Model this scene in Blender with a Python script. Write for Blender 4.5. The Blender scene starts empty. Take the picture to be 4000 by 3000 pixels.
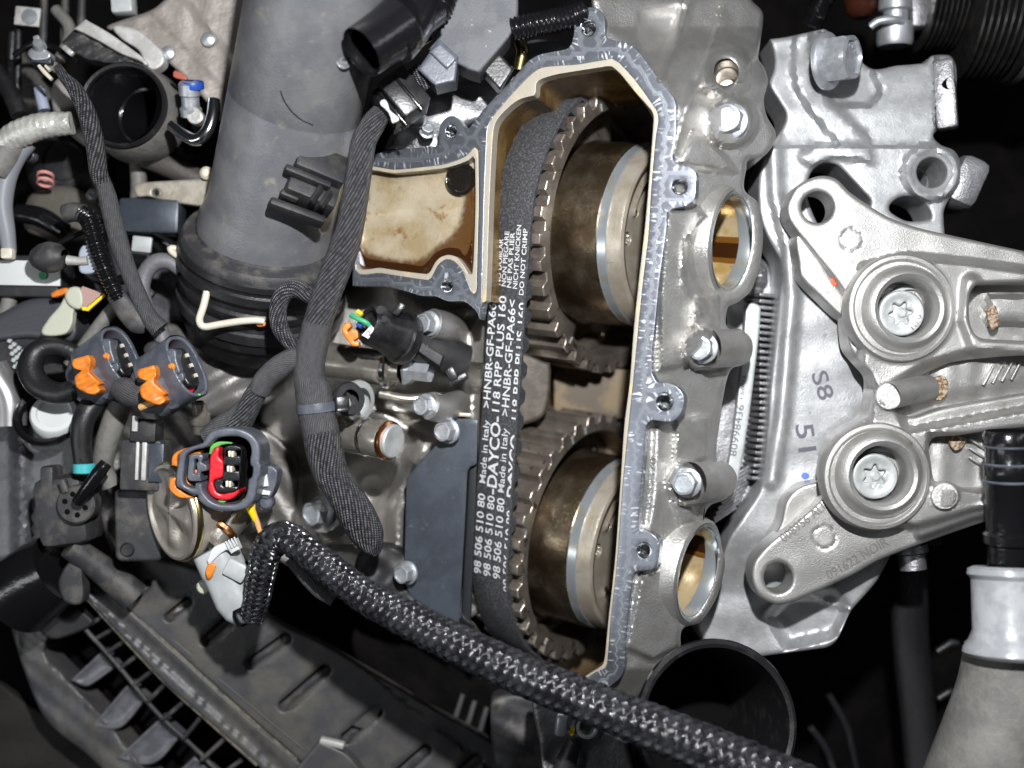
import bpy, bmesh, math, random
import numpy as np
from mathutils import Vector, Matrix, Quaternion
from mathutils.geometry import delaunay_2d_cdt
random.seed(4); rng = np.random.default_rng(4)
S = bpy.context.scene; C = S.collection
# ---------------------------------------------------------------- units: one unit of the plan = 0.2 mm
K = 0.0002; D = 2300.0; CU, CV = 1106.0, 829.5
# ---------------------------------------------------------------- camera
cd = bpy.data.cameras.new('camera'); cam = bpy.data.objects.new('camera', cd); C.objects.link(cam)
cam.location = (0, 0, D*K); cd.sensor_width = 36; cd.lens = 36*D/2212; cd.clip_start = .005; cd.clip_end = 50
S.camera = cam
cd.dof.use_dof = True; cd.dof.focus_distance = (D+110)*K; cd.dof.aperture_fstop = 3.6
# ---------------------------------------------------------------- world and lamps (a work lamp beside the lens, two added fill lamps further off)
w = bpy.data.worlds.new('World'); S.world = w; w.use_nodes = True
bg = w.node_tree.nodes['Background']; bg.inputs[0].default_value = (.80, .90, 1, 1); bg.inputs[1].default_value = .020
def lamp(name, loc, target, size, power, col, shape='DISK', size_y=None):
    l = bpy.data.lights.new(name, 'AREA'); l.shape = shape; l.size = size*K; l.energy = power; l.color = col
    if size_y: l.size_y = size_y*K
    o = bpy.data.objects.new(name, l); C.objects.link(o); o.location = Vector(loc)*K
    o.rotation_euler = (Vector(target)-Vector(loc)).to_track_quat('-Z', 'Y').to_euler()
    return o
lamp('work_lamp', (170, 780, 2080), (60, -60, -200), 90, 4.9, (.975, .985, 1))
lamp('fill_lamp', (3000, 1300, 2600), (0, 0, -200), 420, .75, (.93, .97, 1), 'RECTANGLE', 2600)  # unseen, added for highlights on the rounded parts
lamp('fill_lamp', (-2700, -700, 2100), (-300, -200, -300), 420, 1.0, (.93, .97, 1), 'RECTANGLE', 2600)  # unseen, added to brighten the lower left
S.view_settings.view_transform = 'Standard'; S.view_settings.look = 'None'; S.view_settings.gamma = 1; S.view_settings.exposure = 0
# ---------------------------------------------------------------- geometry helpers
ORG = {}
def un(u, v, z):
    u, v, z = np.broadcast_arrays(np.asarray(u, float), np.asarray(v, float), np.asarray(z, float))
    s = (D-z)/D
    return np.stack([(u-CU)*s, (CV-v)*s, z], -1)
def sca(z): return (D-z)/D
def nz(a): a = np.asarray(a, float); return a/np.linalg.norm(a)
def props(o, label=None, cat=None, group=None, kind=None):
    if label: o['label'] = label
    if cat: o['category'] = cat
    if group: o['group'] = group
    if kind: o['kind'] = kind
    return o
def thing(name, label, cat, p, group=None):
    o = bpy.data.objects.new(name, None); C.objects.link(o); o.empty_display_size = .004
    q = un(*p); o.location = q*K; ORG[o] = q
    return props(o, label, cat, group)
def mk(name, V, F, mat, parent=None, uv=None, smooth=38, label=None, cat=None, group=None, kind=None):
    V = np.asarray(V, float)
    org = ORG[parent] if parent is not None else V.mean(0)
    me = bpy.data.meshes.new(name)
    me.from_pydata([tuple(x) for x in ((V-org)*K)], [], [tuple(int(i) for i in f) for f in F]); me.validate()
    if uv is not None:
        l = me.uv_layers.new(name='UVMap'); idx = np.empty(len(me.loops), np.int32); me.loops.foreach_get('vertex_index', idx)
        l.data.foreach_set('uv', np.asarray(uv, np.float32)[idx].ravel())
    if smooth:
        me.shade_smooth()
        if smooth < 170: me.set_sharp_from_angle(angle=math.radians(smooth))
    me.materials.append(mat)
    o = bpy.data.objects.new(name, me); C.objects.link(o); ORG[o] = org
    if parent is not None: o.parent = parent
    else: o.location = org*K
    return props(o, label, cat, group, kind)
def curve(pts, closed=True, step=6):
    """smooth line through the points; a third number 1 marks a sharp corner"""
    P = np.array([p[:2] for p in pts], float); sh = [len(p) > 2 and p[2] == 1 for p in pts]; n = len(P); out = []
    T = np.zeros_like(P)
    for i in range(n):
        a, b = P[i-1] if (closed or i) else P[i], P[(i+1) % n] if (closed or i < n-1) else P[i]
        l = min(np.linalg.norm(P[i]-a) or 1e9, np.linalg.norm(b-P[i]) or 1e9); d = b-a; T[i] = d/(np.linalg.norm(d)+1e-9)*l
    for i in range(n if closed else n-1):
        j = (i+1) % n; p, q = P[i], P[j]; L = np.linalg.norm(q-p); m0 = (q-p) if sh[i] else T[i]; m1 = (q-p) if sh[j] else T[j]
        if sh[i] and sh[j]: m0 = m1 = q-p
        k = max(1, int(round(L/step)))
        for t in np.arange(k)/k:
            out.append((2*t**3-3*t**2+1)*p+(t**3-2*t**2+t)*m0+(-2*t**3+3*t**2)*q+(t**3-t**2)*m1)
    if not closed: out.append(P[-1])
    return np.array(out)
def ell(u, v, ru, rv=None, n=28, rot=0):
    rv = rv or ru; t = np.arange(n)/n*2*np.pi; c, s = math.cos(rot), math.sin(rot)
    x, y = ru*np.cos(t), rv*np.sin(t); return np.c_[u+x*c-y*s, v+x*s+y*c]
def inside(P, poly):
    x, y = P[:, 0:1], P[:, 1:2]; a = poly; b = np.roll(poly, -1, 0)
    c = ((a[:, 1] > y) != (b[:, 1] > y)) & (x < (b[:, 0]-a[:, 0])*(y-a[:, 1])/(b[:, 1]-a[:, 1]+1e-12)+a[:, 0])
    return c.sum(1) % 2 == 1
def segdist(P, A, B):
    AB = B-A; L = (AB**2).sum(1)+1e-9; out = np.full(len(P), 1e9); arg = np.zeros(len(P)); cum = np.r_[0, np.cumsum(np.sqrt(L))][:-1]
    for i in range(0, len(P), 4000):
        q = P[i:i+4000]; t = np.clip(((q[:, None]-A[None])*AB[None]).sum(2)/L, 0, 1)
        d = np.sqrt((((A[None]+t[..., None]*AB[None])-q[:, None])**2).sum(2)); k = d.argmin(1); r = np.arange(len(q))
        out[i:i+4000] = d[r, k]; arg[i:i+4000] = cum[k]+t[r, k]*np.sqrt(L[k])
    return out, arg
def ss(x, a, b):
    t = np.clip((x-a)/(b-a), 0, 1); return t*t*(3-2*t)
def boss(u, v, cu, cv, r, soft=8): return 1-ss(np.hypot(u-cu, v-cv), r-soft, r+soft)
def ridge(u, v, pts, w_, soft=None):
    P = np.stack([u, v], 1); a = np.array(pts, float); d, _ = segdist(P, a[:-1], a[1:]); soft = soft or w_*.6
    return 1-ss(d, w_-soft, w_+soft)
def region(u, v, poly, soft=8):
    P = np.stack([u, v], 1); a = np.array(poly, float); d, _ = segdist(P, a, np.roll(a, -1, 0)); d = np.where(inside(P, a), d, -d)
    return ss(d, -soft, soft)
def wob(u, v, sc, seed=0):
    r = np.random.default_rng(seed); h = 0
    for i in range(5):
        k = r.normal(size=2)/sc*2.2; h = h+np.sin(k[0]*u+k[1]*v+r.uniform(0, 6.3))
    return h/5
def relief(name, outline, z, mat, parent=None, holes=(), depth=60, rnd=5, step=9, hf=None, fr=None, nrm=(0, 0, 1), smooth=40, hole_walls=True, **kw):
    """a solid slab inside an outline: front surface with its own relief, rounded edges, side walls"""
    loops = [np.asarray(outline, float)]+[np.asarray(h, float) for h in holes]
    def orient(l, ccw):
        a = (l[:, 0]*np.roll(l[:, 1], -1)-np.roll(l[:, 0], -1)*l[:, 1]).sum(); return l if (a > 0) == ccw else l[::-1]
    loops = [orient(l, i == 0) for i, l in enumerate(loops)]
    A = np.concatenate(loops); B = np.concatenate([np.roll(l, -1, 0) for l in loops])
    ext = []
    for l in loops:
        t = np.roll(l, -1, 0)-np.roll(l, 1, 0); n = np.c_[-t[:, 1], t[:, 0]]/(np.linalg.norm(t, axis=1)[:, None]+1e-9)
        for f in (.12, .35, .7, 1.05):
            if rnd > .8: ext.append(np.c_[l+n*rnd*f, np.full(len(l), rnd*f*.85)])
    lo, hi = loops[0].min(0), loops[0].max(0)
    gx, gy = np.meshgrid(np.arange(lo[0], hi[0], step), np.arange(lo[1], hi[1], step*.87)); gx = gx+(np.arange(gx.shape[0])[:, None] % 2)*step*.5
    g = np.c_[gx.ravel(), gy.ravel()]; g = g+rng.uniform(-.12, .12, g.shape)*step; ext.append(np.c_[g, np.full(len(g), max(rnd*1.2, step*.45))])
    ext = np.concatenate(ext); d, _ = segdist(ext[:, :2], A, B)
    ok = (d > ext[:, 2]) & inside(ext[:, :2], loops[0])
    for l in loops[1:]: ok &= ~inside(ext[:, :2], l)
    pts = np.concatenate([A, ext[ok][:, :2]])
    edges = []; o = 0
    for l in loops: n = len(l); edges += [(o+i, o+(i+1) % n) for i in range(n)]; o += n
    vs, _, fs, ov, _, _ = delaunay_2d_cdt([Vector(p) for p in pts], edges, [], 0, 1e-4)
    X = np.array([tuple(p) for p in vs]); F = np.array([f for f in fs if len(f) == 3])
    cen = X[F].mean(1); ok = inside(cen, loops[0])
    for l in loops[1:]: ok &= ~inside(cen, l)
    F = F[ok]; inv = {}
    for i, lst in enumerate(ov):
        for k in lst: inv[k] = i
    d, s = segdist(X, A, B); h = np.zeros(len(X))
    if rnd > .8:
        t = np.clip(d/rnd, 0, 1); h -= rnd*(1-np.sqrt(np.clip(1-(1-t)**2, 0, 1)))
    if hf: h = h+hf(X[:, 0], X[:, 1], d)
    nv = np.array(nrm, float)
    if fr is None:
        zb = z(X[:, 0], X[:, 1]) if callable(z) else z
        V = un(X[:, 0], X[:, 1], zb+h)
    else: V = fr(X[:, 0], X[:, 1], h+(z or 0))
    n0 = np.cross(V[F[0][1]]-V[F[0][0]], V[F[0][2]]-V[F[0][0]])
    if n0 @ nv < 0: F = F[:, ::-1]
    Vl = [V]; Fl = [tuple(f) for f in F]; base = len(V); o = 0; uv = [np.c_[s, d]]
    if depth:
        for li, l in enumerate(loops):
            n = len(l)
            if li == 0 or hole_walls:
                idx = [inv[o+i] for i in range(n)]; T = V[idx]; Vl += [T, T-nv*depth]; q = []
                for i in range(n): j = (i+1) % n; q.append((base+i, base+j, base+n+j, base+n+i))
                a = Vl[-2][1]-Vl[-2][0]; nn = np.cross(a, -nv)
                p = un(0, 0, 0)*0; fl = np.cross(T[1]-T[0], -nv)
                out = (V.mean(0)-T.mean(0))
                # outward side: away from the material beside this edge
                mid = X[idx]; tt = np.roll(mid, -1, 0)-mid; inw = np.array([-tt[0, 1], tt[0, 0]])*1e-3; q0 = mid[0]+tt[0]*.5
                pa = (un(*(q0+inw), 0) if fr is None else fr(np.array([q0[0]+inw[0]]), np.array([q0[1]+inw[1]]), np.zeros(1))[0])-(un(*q0, 0) if fr is None else fr(np.array([q0[0]]), np.array([q0[1]]), np.zeros(1))[0])
                if fl @ pa > 0: q = [f[::-1] for f in q]
                Fl += q; base += 2*n; sl = np.r_[0, np.cumsum(np.linalg.norm(np.diff(l, axis=0), axis=1))]
                uv += [np.c_[sl, np.zeros(n)], np.c_[sl, np.full(n, -depth)]]
            o += n
    return mk(name, np.concatenate(Vl), Fl, mat, parent, uv=np.concatenate(uv), smooth=smooth, **kw)
def path3(pts, step):
    P = np.array([tuple(un(*p[:3])) for p in pts]); R = np.array([p[3] if len(p) > 3 else 1 for p in pts], float)*sca(np.array([p[2] for p in pts], float))
    Q = np.c_[P, R]; n = len(Q); T = np.zeros_like(Q)
    for i in range(n):
        a, b = Q[max(i-1, 0)], Q[min(i+1, n-1)]; l = min([np.linalg.norm(x[:3]-Q[i][:3]) for x in (a, b) if np.linalg.norm(x[:3]-Q[i][:3]) > 1e-6])
        T[i] = (b-a)/np.linalg.norm(b[:3]-a[:3])*l
    out = []
    for i in range(n-1):
        k = max(1, int(np.linalg.norm(Q[i+1][:3]-Q[i][:3])/step))
        for t in np.arange(k)/k: out.append((2*t**3-3*t**2+1)*Q[i]+(t**3-2*t**2+t)*T[i]+(-2*t**3+3*t**2)*Q[i+1]+(t**3-t**2)*T[i+1])
    out.append(Q[-1]); out = np.array(out); P = out[:, :3]
    t = np.gradient(P, axis=0); t /= np.linalg.norm(t, axis=1)[:, None]+1e-12
    n1 = np.zeros_like(P); v = np.array([0, 0, -1.]); v = v-t[0]*(v@t[0])
    if np.linalg.norm(v) < .05: v = np.array([0, 1., 0]); v = v-t[0]*(v@t[0])
    n1[0] = nz(v)
    for i in range(1, len(P)): v = n1[i-1]-t[i]*(n1[i-1]@t[i]); n1[i] = nz(v)
    n2 = np.cross(t, n1); s = np.r_[0, np.cumsum(np.linalg.norm(np.diff(P, axis=0), axis=1))]
    return P, out[:, 3], t, n1, n2, s
def tube(name, pts, mat, parent=None, seg=14, step=8, rf=None, caps=True, flat=1.0, smooth=50, **kw):
    P, R, t, n1, n2, s = path3(pts, step); a = np.arange(seg+1)/seg*2*np.pi; n = len(P)
    rr = R[:, None]*(rf(s[:, None], a[None]) if rf else np.ones((n, seg+1)))
    V = P[:, None]+rr[..., None]*(np.cos(a)[None, :, None]*n1[:, None]*flat+np.sin(a)[None, :, None]*n2[:, None])
    uv = np.stack(np.broadcast_arrays(s[:, None], a[None]*R.mean()), -1).reshape(-1, 2); V = V.reshape(-1, 3); m = seg+1
    F = [(i*m+j, i*m+j+1, (i+1)*m+j+1, (i+1)*m+j) for i in range(n-1) for j in range(seg)]
    if caps:
        V = np.r_[V, P[:1], P[-1:]]; uv = np.r_[uv, uv[:1], uv[-1:]]; c = n*m
        F += [(c, j+1, j) for j in range(seg)]+[(c+1, (n-1)*m+j, (n-1)*m+j+1) for j in range(seg)]
    return mk(name, V, F, mat, parent, uv=uv, smooth=smooth, **kw)
def basis(ax, up=(0, 1, 0)):
    a = nz(ax); u = np.array(up, float); u = u-a*(a@u)
    if np.linalg.norm(u) < .05: u = np.array([1., 0, 0]); u = u-a*(a@u)
    y = nz(u); return np.cross(y, a), y, a
def lathe(name, p, ax, prof, mat, parent=None, seg=40, arc=None, raw=None, rmod=None, sc=None, smooth=35, **kw):
    c = raw if raw is not None else un(*p); k = sc if sc is not None else (1 if raw is not None else sca(p[2])); e1, e2, a = basis(ax)
    full = arc is None; t = np.arange(seg)/seg*2*np.pi if full else np.linspace(arc[0], arc[1], seg); V = []; F = []; n = len(prof)
    for r, h in prof:
        rr = np.full(seg, r, float) if rmod is None else rmod(r, h, t)
        V.append(c+k*(rr[:, None]*(np.cos(t)[:, None]*e1+np.sin(t)[:, None]*e2)+h*a))
    V = np.concatenate(V)
    for i in range(n-1):
        for j in range(seg if full else seg-1):
            q = (j+1) % seg; f = (i*seg+j, i*seg+q, (i+1)*seg+q, (i+1)*seg+j); F.append(f)
    return mk(name, V, F, mat, parent, smooth=smooth, **kw)
def rbox(name, p, size, mat, parent=None, rot=(0, 0, 0), bev=3, **kw):
    """block with bevelled edges; rot in degrees"""
    k = sca(p[2]); bm = bmesh.new(); bmesh.ops.create_cube(bm, size=1)
    for v in bm.verts: v.co = Vector((v.co.x*size[0], v.co.y*size[1], v.co.z*size[2]))*k
    if bev: bmesh.ops.bevel(bm, geom=bm.edges[:], offset=bev*k, segments=2, profile=.5, affect='EDGES')
    m = Matrix.Rotation(math.radians(rot[2]), 3, 'Z') @ Matrix.Rotation(math.radians(rot[1]), 3, 'Y') @ Matrix.Rotation(math.radians(rot[0]), 3, 'X')
    c = un(*p); V = [c+np.array(m @ v.co) for v in bm.verts]; F = [[v.index for v in f.verts] for f in bm.faces]; bm.free()
    return mk(name, V, F, mat, parent, **kw)
def frame(p, ax, up=(0, 1, 0)):
    c = un(*p); k = sca(p[2]); e1, e2, a = basis(ax, up)
    return (lambda x, y, h: c+k*(np.asarray(x)[..., None]*e1+np.asarray(y)[..., None]*e2+np.asarray(h)[..., None]*a)), a
def text(name, body, mp, mat, parent, x0, x1, size, bold=.0, lift=.6, **kw):
    """lettering: glyph outlines laid by mp(x, y, h), stretched to run from x0 to x1, cap height = size"""
    cv = bpy.data.curves.new('t', 'FONT'); cv.body = body; cv.size = 1; cv.offset = bold; cv.resolution_u = 3
    o = bpy.data.objects.new('t', cv); me = bpy.data.meshes.new_from_object(o)
    co = np.array([v.co[:] for v in me.vertices]); F = [tuple(p.vertices) for p in me.polygons]
    bpy.data.objects.remove(o); bpy.data.curves.remove(cv); bpy.data.meshes.remove(me)
    lo, hi = co[:, 0].min(), co[:, 0].max(); x = x0+(co[:, 0]-lo)/(hi-lo)*(x1-x0); y = co[:, 1]/.69*size
    V = mp(x, y, np.full(len(x), lift)); n = np.cross(V[F[0][1]]-V[F[0][0]], V[F[0][2]]-V[F[0][0]])
    return mk(name, V, F, mat, parent, smooth=0, **kw)
def copytree(o, parent=None):
    c = o.copy(); C.objects.link(c)
    if parent is not None: c.parent = parent
    if o in ORG: ORG[c] = ORG[o]
    for ch in list(o.children): copytree(ch, c)
    return c
# ---------------------------------------------------------------- materials
def mat(name, col, metal=0., rough=.5, bump=(), col2=None, vary=(.03, .35, .65), layers=(), coat=0, rvar=0, spec=.5, aniso=0):
    """bump: (scale per unit, height in units); layers: (colour, scale, lo, hi, roughness or None)"""
    m = bpy.data.materials.new(name); m.use_nodes = True; nt = m.node_tree; N, L = nt.nodes, nt.links; b = N['Principled BSDF']
    b.inputs['Metallic'].default_value = metal; b.inputs['Roughness'].default_value = rough; b.inputs['Coat Weight'].default_value = coat; b.inputs['Specular IOR Level'].default_value = spec
    b.inputs['Base Color'].default_value = (*col, 1); b.inputs['Coat Roughness'].default_value = .08
    tc = N.new('ShaderNodeTexCoord'); sc = N.new('ShaderNodeVectorMath'); sc.operation = 'SCALE'; sc.inputs['Scale'].default_value = 1/K; L.new(tc.outputs['Object'], sc.inputs[0])
    def noise(scale, det=4):
        n = N.new('ShaderNodeTexNoise'); n.inputs['Scale'].default_value = scale; n.inputs['Detail'].default_value = det; n.inputs['Roughness'].default_value = .6; L.new(sc.outputs[0], n.inputs['Vector']); return n.outputs['Fac']
    def ramp(fac, lo, hi):
        r = N.new('ShaderNodeMapRange'); r.interpolation_type = 'SMOOTHSTEP'; r.inputs[1].default_value = lo; r.inputs[2].default_value = hi; L.new(fac, r.inputs[0]); return r.outputs[0]
    def mix(f, a, c):
        x = N.new('ShaderNodeMix'); x.data_type = 'RGBA'; L.new(f, x.inputs[0])
        if isinstance(a, tuple): x.inputs[6].default_value = (*a, 1)
        else: L.new(a, x.inputs[6])
        x.inputs[7].default_value = (*c, 1); return x.outputs[2]
    cur = tuple(col); rsock = None
    if col2: cur = mix(ramp(noise(vary[0]), vary[1], vary[2]), cur, col2)
    for lay in layers:
        f = ramp(noise(lay[1], 6), lay[2], lay[3]); cur = mix(f, cur, lay[0])
        if len(lay) > 4 and lay[4] is not None:
            x = N.new('ShaderNodeMix'); L.new(f, x.inputs[0]); x.inputs[3].default_value = lay[4]
            if rsock is None: x.inputs[2].default_value = rough
            else: L.new(rsock, x.inputs[2])
            rsock = x.outputs[0]
    if not isinstance(cur, tuple): L.new(cur, b.inputs['Base Color'])
    if rvar:
        r = N.new('ShaderNodeMapRange'); r.inputs[3].default_value = max(.04, rough-rvar); r.inputs[4].default_value = rough+rvar; r.inputs[1].default_value = .3; r.inputs[2].default_value = .7; L.new(noise(.05), r.inputs[0])
        if rsock is None: rsock = r.outputs[0]
    if rsock is not None: L.new(rsock, b.inputs['Roughness'])
    prev = None
    for scale, amt in bump:
        bn = N.new('ShaderNodeBump'); bn.inputs['Distance'].default_value = amt*K; L.new(noise(scale, 3), bn.inputs['Height'])
        if prev: L.new(prev, bn.inputs['Normal'])
        prev = bn.outputs[0]
    if prev: L.new(prev, b.inputs['Normal'])
    m['_'] = 0
    return m
def uvmat(name, kind, col, col2, metal=0., rough=.5, f=5., amt=1.5, f2=.03):
    """materials that follow the surface's own length and girth: woven sleeves and milled faces"""
    m = bpy.data.materials.new(name); m.use_nodes = True; nt = m.node_tree; N, L = nt.nodes, nt.links; b = N['Principled BSDF']
    b.inputs['Metallic'].default_value = metal; b.inputs['Roughness'].default_value = rough
    tc = N.new('ShaderNodeTexCoord'); sp = N.new('ShaderNodeSeparateXYZ'); L.new(tc.outputs['UV'], sp.inputs[0])
    def mth(op, a, c=None):
        x = N.new('ShaderNodeMath'); x.operation = op
        for i, q in enumerate((a, c)):
            if q is None: continue
            if isinstance(q, (int, float)): x.inputs[i].default_value = q
            else: L.new(q, x.inputs[i])
        return x.outputs[0]
    def noise(vec, scale, det=3):
        n = N.new('ShaderNodeTexNoise'); n.inputs['Scale'].default_value = scale; n.inputs['Detail'].default_value = det; L.new(vec, n.inputs['Vector']); return n.outputs['Fac']
    def ramp(fac, lo, hi):
        r = N.new('ShaderNodeMapRange'); r.interpolation_type = 'SMOOTHSTEP'; r.inputs[1].default_value = lo; r.inputs[2].default_value = hi; L.new(fac, r.inputs[0]); return r.outputs[0]
    if kind == 'weave':
        a = mth('SINE', mth('MULTIPLY', mth('ADD', mth('MULTIPLY', sp.outputs[0], .9), mth('MULTIPLY', sp.outputs[1], .5)), math.pi/(f*.72)))
        c = mth('SINE', mth('MULTIPLY', mth('SUBTRACT', mth('MULTIPLY', sp.outputs[0], .4), sp.outputs[1]), math.pi/(f*1.45)))
        h = mth('MULTIPLY', mth('ABSOLUTE', a), mth('ABSOLUTE', c)); fac = mth('MULTIPLY', ramp(h, .35, .85), ramp(noise(tc.outputs['UV'], .09), .25, .7))
    else:
        cb = N.new('ShaderNodeCombineXYZ'); wv = mth('MULTIPLY', noise(tc.outputs['UV'], f2), 2.2)
        L.new(mth('ADD', mth('MULTIPLY', sp.outputs[0], f), wv), cb.inputs[0]); L.new(mth('MULTIPLY', sp.outputs[1], .030), cb.inputs[1])
        h = noise(cb.outputs[0], 1., 4); fac = mth('MULTIPLY', ramp(h, .53, .60), ramp(noise(tc.outputs['UV'], .022), .38, .62))
    x = N.new('ShaderNodeMix'); x.data_type = 'RGBA'; L.new(fac, x.inputs[0]); x.inputs[6].default_value = (*col, 1); x.inputs[7].default_value = (*col2, 1); L.new(x.outputs[2], b.inputs['Base Color'])
    if kind == 'mill':
        r = N.new('ShaderNodeMix'); L.new(fac, r.inputs[0]); r.inputs[2].default_value = rough; r.inputs[3].default_value = .50; L.new(r.outputs[0], b.inputs['Roughness'])
    bn = N.new('ShaderNodeBump'); bn.inputs['Distance'].default_value = amt*K; L.new(h, bn.inputs['Height']); L.new(bn.outputs[0], b.inputs['Normal'])
    return m
M = {}
grain = ((.32, 1.3), (.09, 1.6))
M['cast'] = mat('cast_aluminium', (.58, .572, .56), .85, .36, ((.19, 1.3), (.42, .7)), (.47, .455, .43), (.02, .3, .7), [((.33, .28, .22), .012, .60, .78, .6)], rvar=.06)
M['cast_bracket'] = mat('cast_aluminium_bracket', (.445, .438, .425), .75, .42, ((.30, .75), (.5, .5)), (.375, .367, .352), (.018, .3, .7), [((.20, .17, .13), .024, .60, .80, .6), ((.12, .10, .08), .15, .69, .74, .7)], rvar=.06)
M['cast_support'] = mat('cast_aluminium_support', (.41, .415, .42), .55, .45, ((.24, .6), (.05, .5)), (.325, .33, .335), (.025, .38, .62), [((.25, .25, .25), .06, .64, .72, .5), ((.66, .66, .66), .11, .66, .72, .6)], rvar=.08)
M['cast_dark'] = mat('cast_aluminium_dull', (.34, .34, .35), .8, .42, ((.2, 1.2), (.04, 2)), (.22, .22, .23), (.02, .35, .65))
M['mill'] = uvmat('milled_face', 'mill', (.225, .24, .275), (.66, .68, .72), .85, .32, .17, .07, .02)
M['cream'] = mat('varnished_aluminium', (.52, .445, .325), .4, .34, ((.25, .8), (.04, 1.5)), (.38, .29, .16), (.012, .35, .68), [((.27, .15, .045), .022, .56, .72, .2), ((.10, .05, .02), .09, .65, .74, .2)])
M['cream_pale'] = mat('pale_sealed_edge', (.39, .355, .29), .25, .4, ((.2, .6),), (.55, .43, .26), (.02, .52, .70))
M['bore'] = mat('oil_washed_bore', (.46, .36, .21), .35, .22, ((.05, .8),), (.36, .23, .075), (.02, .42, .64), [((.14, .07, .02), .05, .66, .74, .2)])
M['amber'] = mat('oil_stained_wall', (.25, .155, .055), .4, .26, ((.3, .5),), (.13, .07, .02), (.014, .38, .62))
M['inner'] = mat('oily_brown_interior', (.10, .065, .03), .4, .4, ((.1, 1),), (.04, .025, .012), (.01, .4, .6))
M['ring'] = mat('brown_grey_sintered_steel', (.33, .285, .245), .75, .30, ((.3, .6),), (.22, .185, .155), (.02, .35, .65), [((.07, .045, .025), .03, .58, .72, .2)])
M['drum'] = mat('stained_steel_drum', (.32, .265, .195), .9, .23, ((.1, .5),), (.17, .13, .08), (.010, .38, .6), [((.075, .050, .030), .007, .42, .62, .34), ((.08, .054, .032), .10, .56, .68, .5), ((.42, .30, .12), .16, .76, .80, .5)])
M['plate'] = mat('satin_steel_plate', (.46, .415, .345), .5, .30, ((.25, .5),), (.37, .32, .25), (.02, .35, .65))
M['blue_steel'] = mat('turned_bright_edge', (.50, .55, .58), .7, .24, (), (.48, .47, .40), (.02, .45, .7))
M['belt'] = mat('belt_backing', (.026, .027, .030), 0, .75, ((.35, 1.8),), (.078, .078, .083), (.20, .46, .64))
M['belt_tooth'] = mat('belt_rubber', (.035, .036, .04), 0, .6, ((.3, 1.2),), (.075, .075, .08), (.15, .5, .65))
M['tooth_edge'] = mat('pale_tooth_edge', (.42, .375, .32), .7, .34, (), (.25, .21, .175), (.05, .4, .6))  # lighter tone than the ring, along the front tooth edges
M['print'] = mat('white_print', (.62, .63, .64), 0, .65, ((.3, .8),), (.40, .40, .41), (.13, .50, .70))
M['zinc'] = mat('zinc_plated_steel', (.40, .415, .435), .7, .42, ((.2, .4),), (.52, .54, .57), (.04, .35, .65))
M['pump'] = mat('satin_pump_steel', (.52, .475, .42), .6, .32, ((.2, .5),), (.42, .38, .33), (.02, .35, .65))
M['zinc_pale'] = mat('pale_coated_steel', (.52, .535, .535), .45, .45, ((.2, .5),), (.44, .455, .45), (.04, .35, .65))
M['steel'] = mat('drawn_steel', (.50, .465, .415), .8, .27, ((.05, .6),), (.36, .33, .29), (.02, .35, .65))
M['dark_rib'] = mat('dark_ribbed_steel', (.10, .10, .10), .9, .24, (), (.16, .155, .14), (.03, .4, .6))
M['chrome'] = mat('bright_steel', (.72, .73, .75), 1, .16)
M['copper'] = mat('copper_ring', (.80, .38, .18), 1, .26, (), (.62, .27, .11), (.05, .4, .6))
M['black'] = mat('black_plastic', (.008, .008, .009), 0, .32, ((.2, .6),), (.016, .016, .017), (.03, .4, .6))
M['black_matt'] = mat('matt_black_plastic', (.013, .013, .015), 0, .55, ((.3, .9),), (.032, .031, .029), (.02, .45, .7))
M['dusty'] = mat('dusty_black_plastic', (.030, .030, .033), 0, .52, ((.3, .9),), (.085, .08, .072), (.02, .45, .68), [((.20, .18, .145), .05, .66, .80, .8)])
M['duct'] = mat('grey_grained_plastic', (.098, .101, .110), 0, .30, ((.22, .9),), (.145, .145, .146), (.010, .35, .7), [((.19, .178, .15), .025, .58, .78, .7), ((.32, .30, .26), .13, .72, .76, .8)])
M['plug_grey'] = mat('blue_grey_plastic', (.070, .078, .098), 0, .36, ((.2, .6),), (.10, .108, .13), (.03, .4, .6))
M['plug_dark'] = mat('satin_dark_plastic', (.085, .086, .098), 0, .36, ((.1, .8),), (.12, .12, .13), (.03, .4, .6))
M['plug_light'] = mat('light_grey_plastic', (.42, .44, .44), 0, .4, (), (.36, .37, .37), (.02, .4, .6))
M['orange'] = mat('orange_plastic', (.70, .21, .02), 0, .42, ((.1, .8),), (.56, .15, .012), (.03, .4, .6))
M['red'] = mat('red_rubber', (.58, .014, .024), 0, .35, ((.1, .8),))
M['green'] = mat('green_plastic', (.10, .38, .07), 0, .4)
M['green_wire'] = mat('green_wire', (.04, .33, .14), 0, .45)
M['blue'] = mat('blue_plastic', (.02, .07, .35), 0, .4)
M['yellow'] = mat('yellow_plastic', (.85, .60, .01), 0, .4)
M['tan_wire'] = mat('tan_wire', (.62, .36, .14), 0, .45)
M['teal'] = mat('teal_plastic', (.05, .40, .42), 0, .4)
M['white'] = mat('white_plastic', (.58, .595, .59), 0, .42)
M['cream_plastic'] = mat('cream_plastic', (.44, .45, .36), 0, .5)
M['wire'] = mat('cream_coated_wire', (.70, .64, .52), .2, .38)
M['rubber'] = mat('glossy_black_rubber', (.006, .006, .007), 0, .2, ((.05, 1.2),))
M['rubber_dull'] = mat('dull_black_rubber', (.010, .010, .011), 0, .42, ((.15, .8),), (.026, .026, .026), (.02, .5, .7))
M['hole'] = mat('dark_recess', (.002, .002, .002), 0, .8, spec=.1)  # near black stands in for shade deep in holes; joints use it too
M['wet_black'] = mat('wet_black_plug', (.010, .008, .007), 0, .08, ((.06, 2),), coat=.6)
M['oil'] = mat('dark_engine_oil', (.028, .010, .003), 0, .05, spec=.7, coat=.5)
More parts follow.
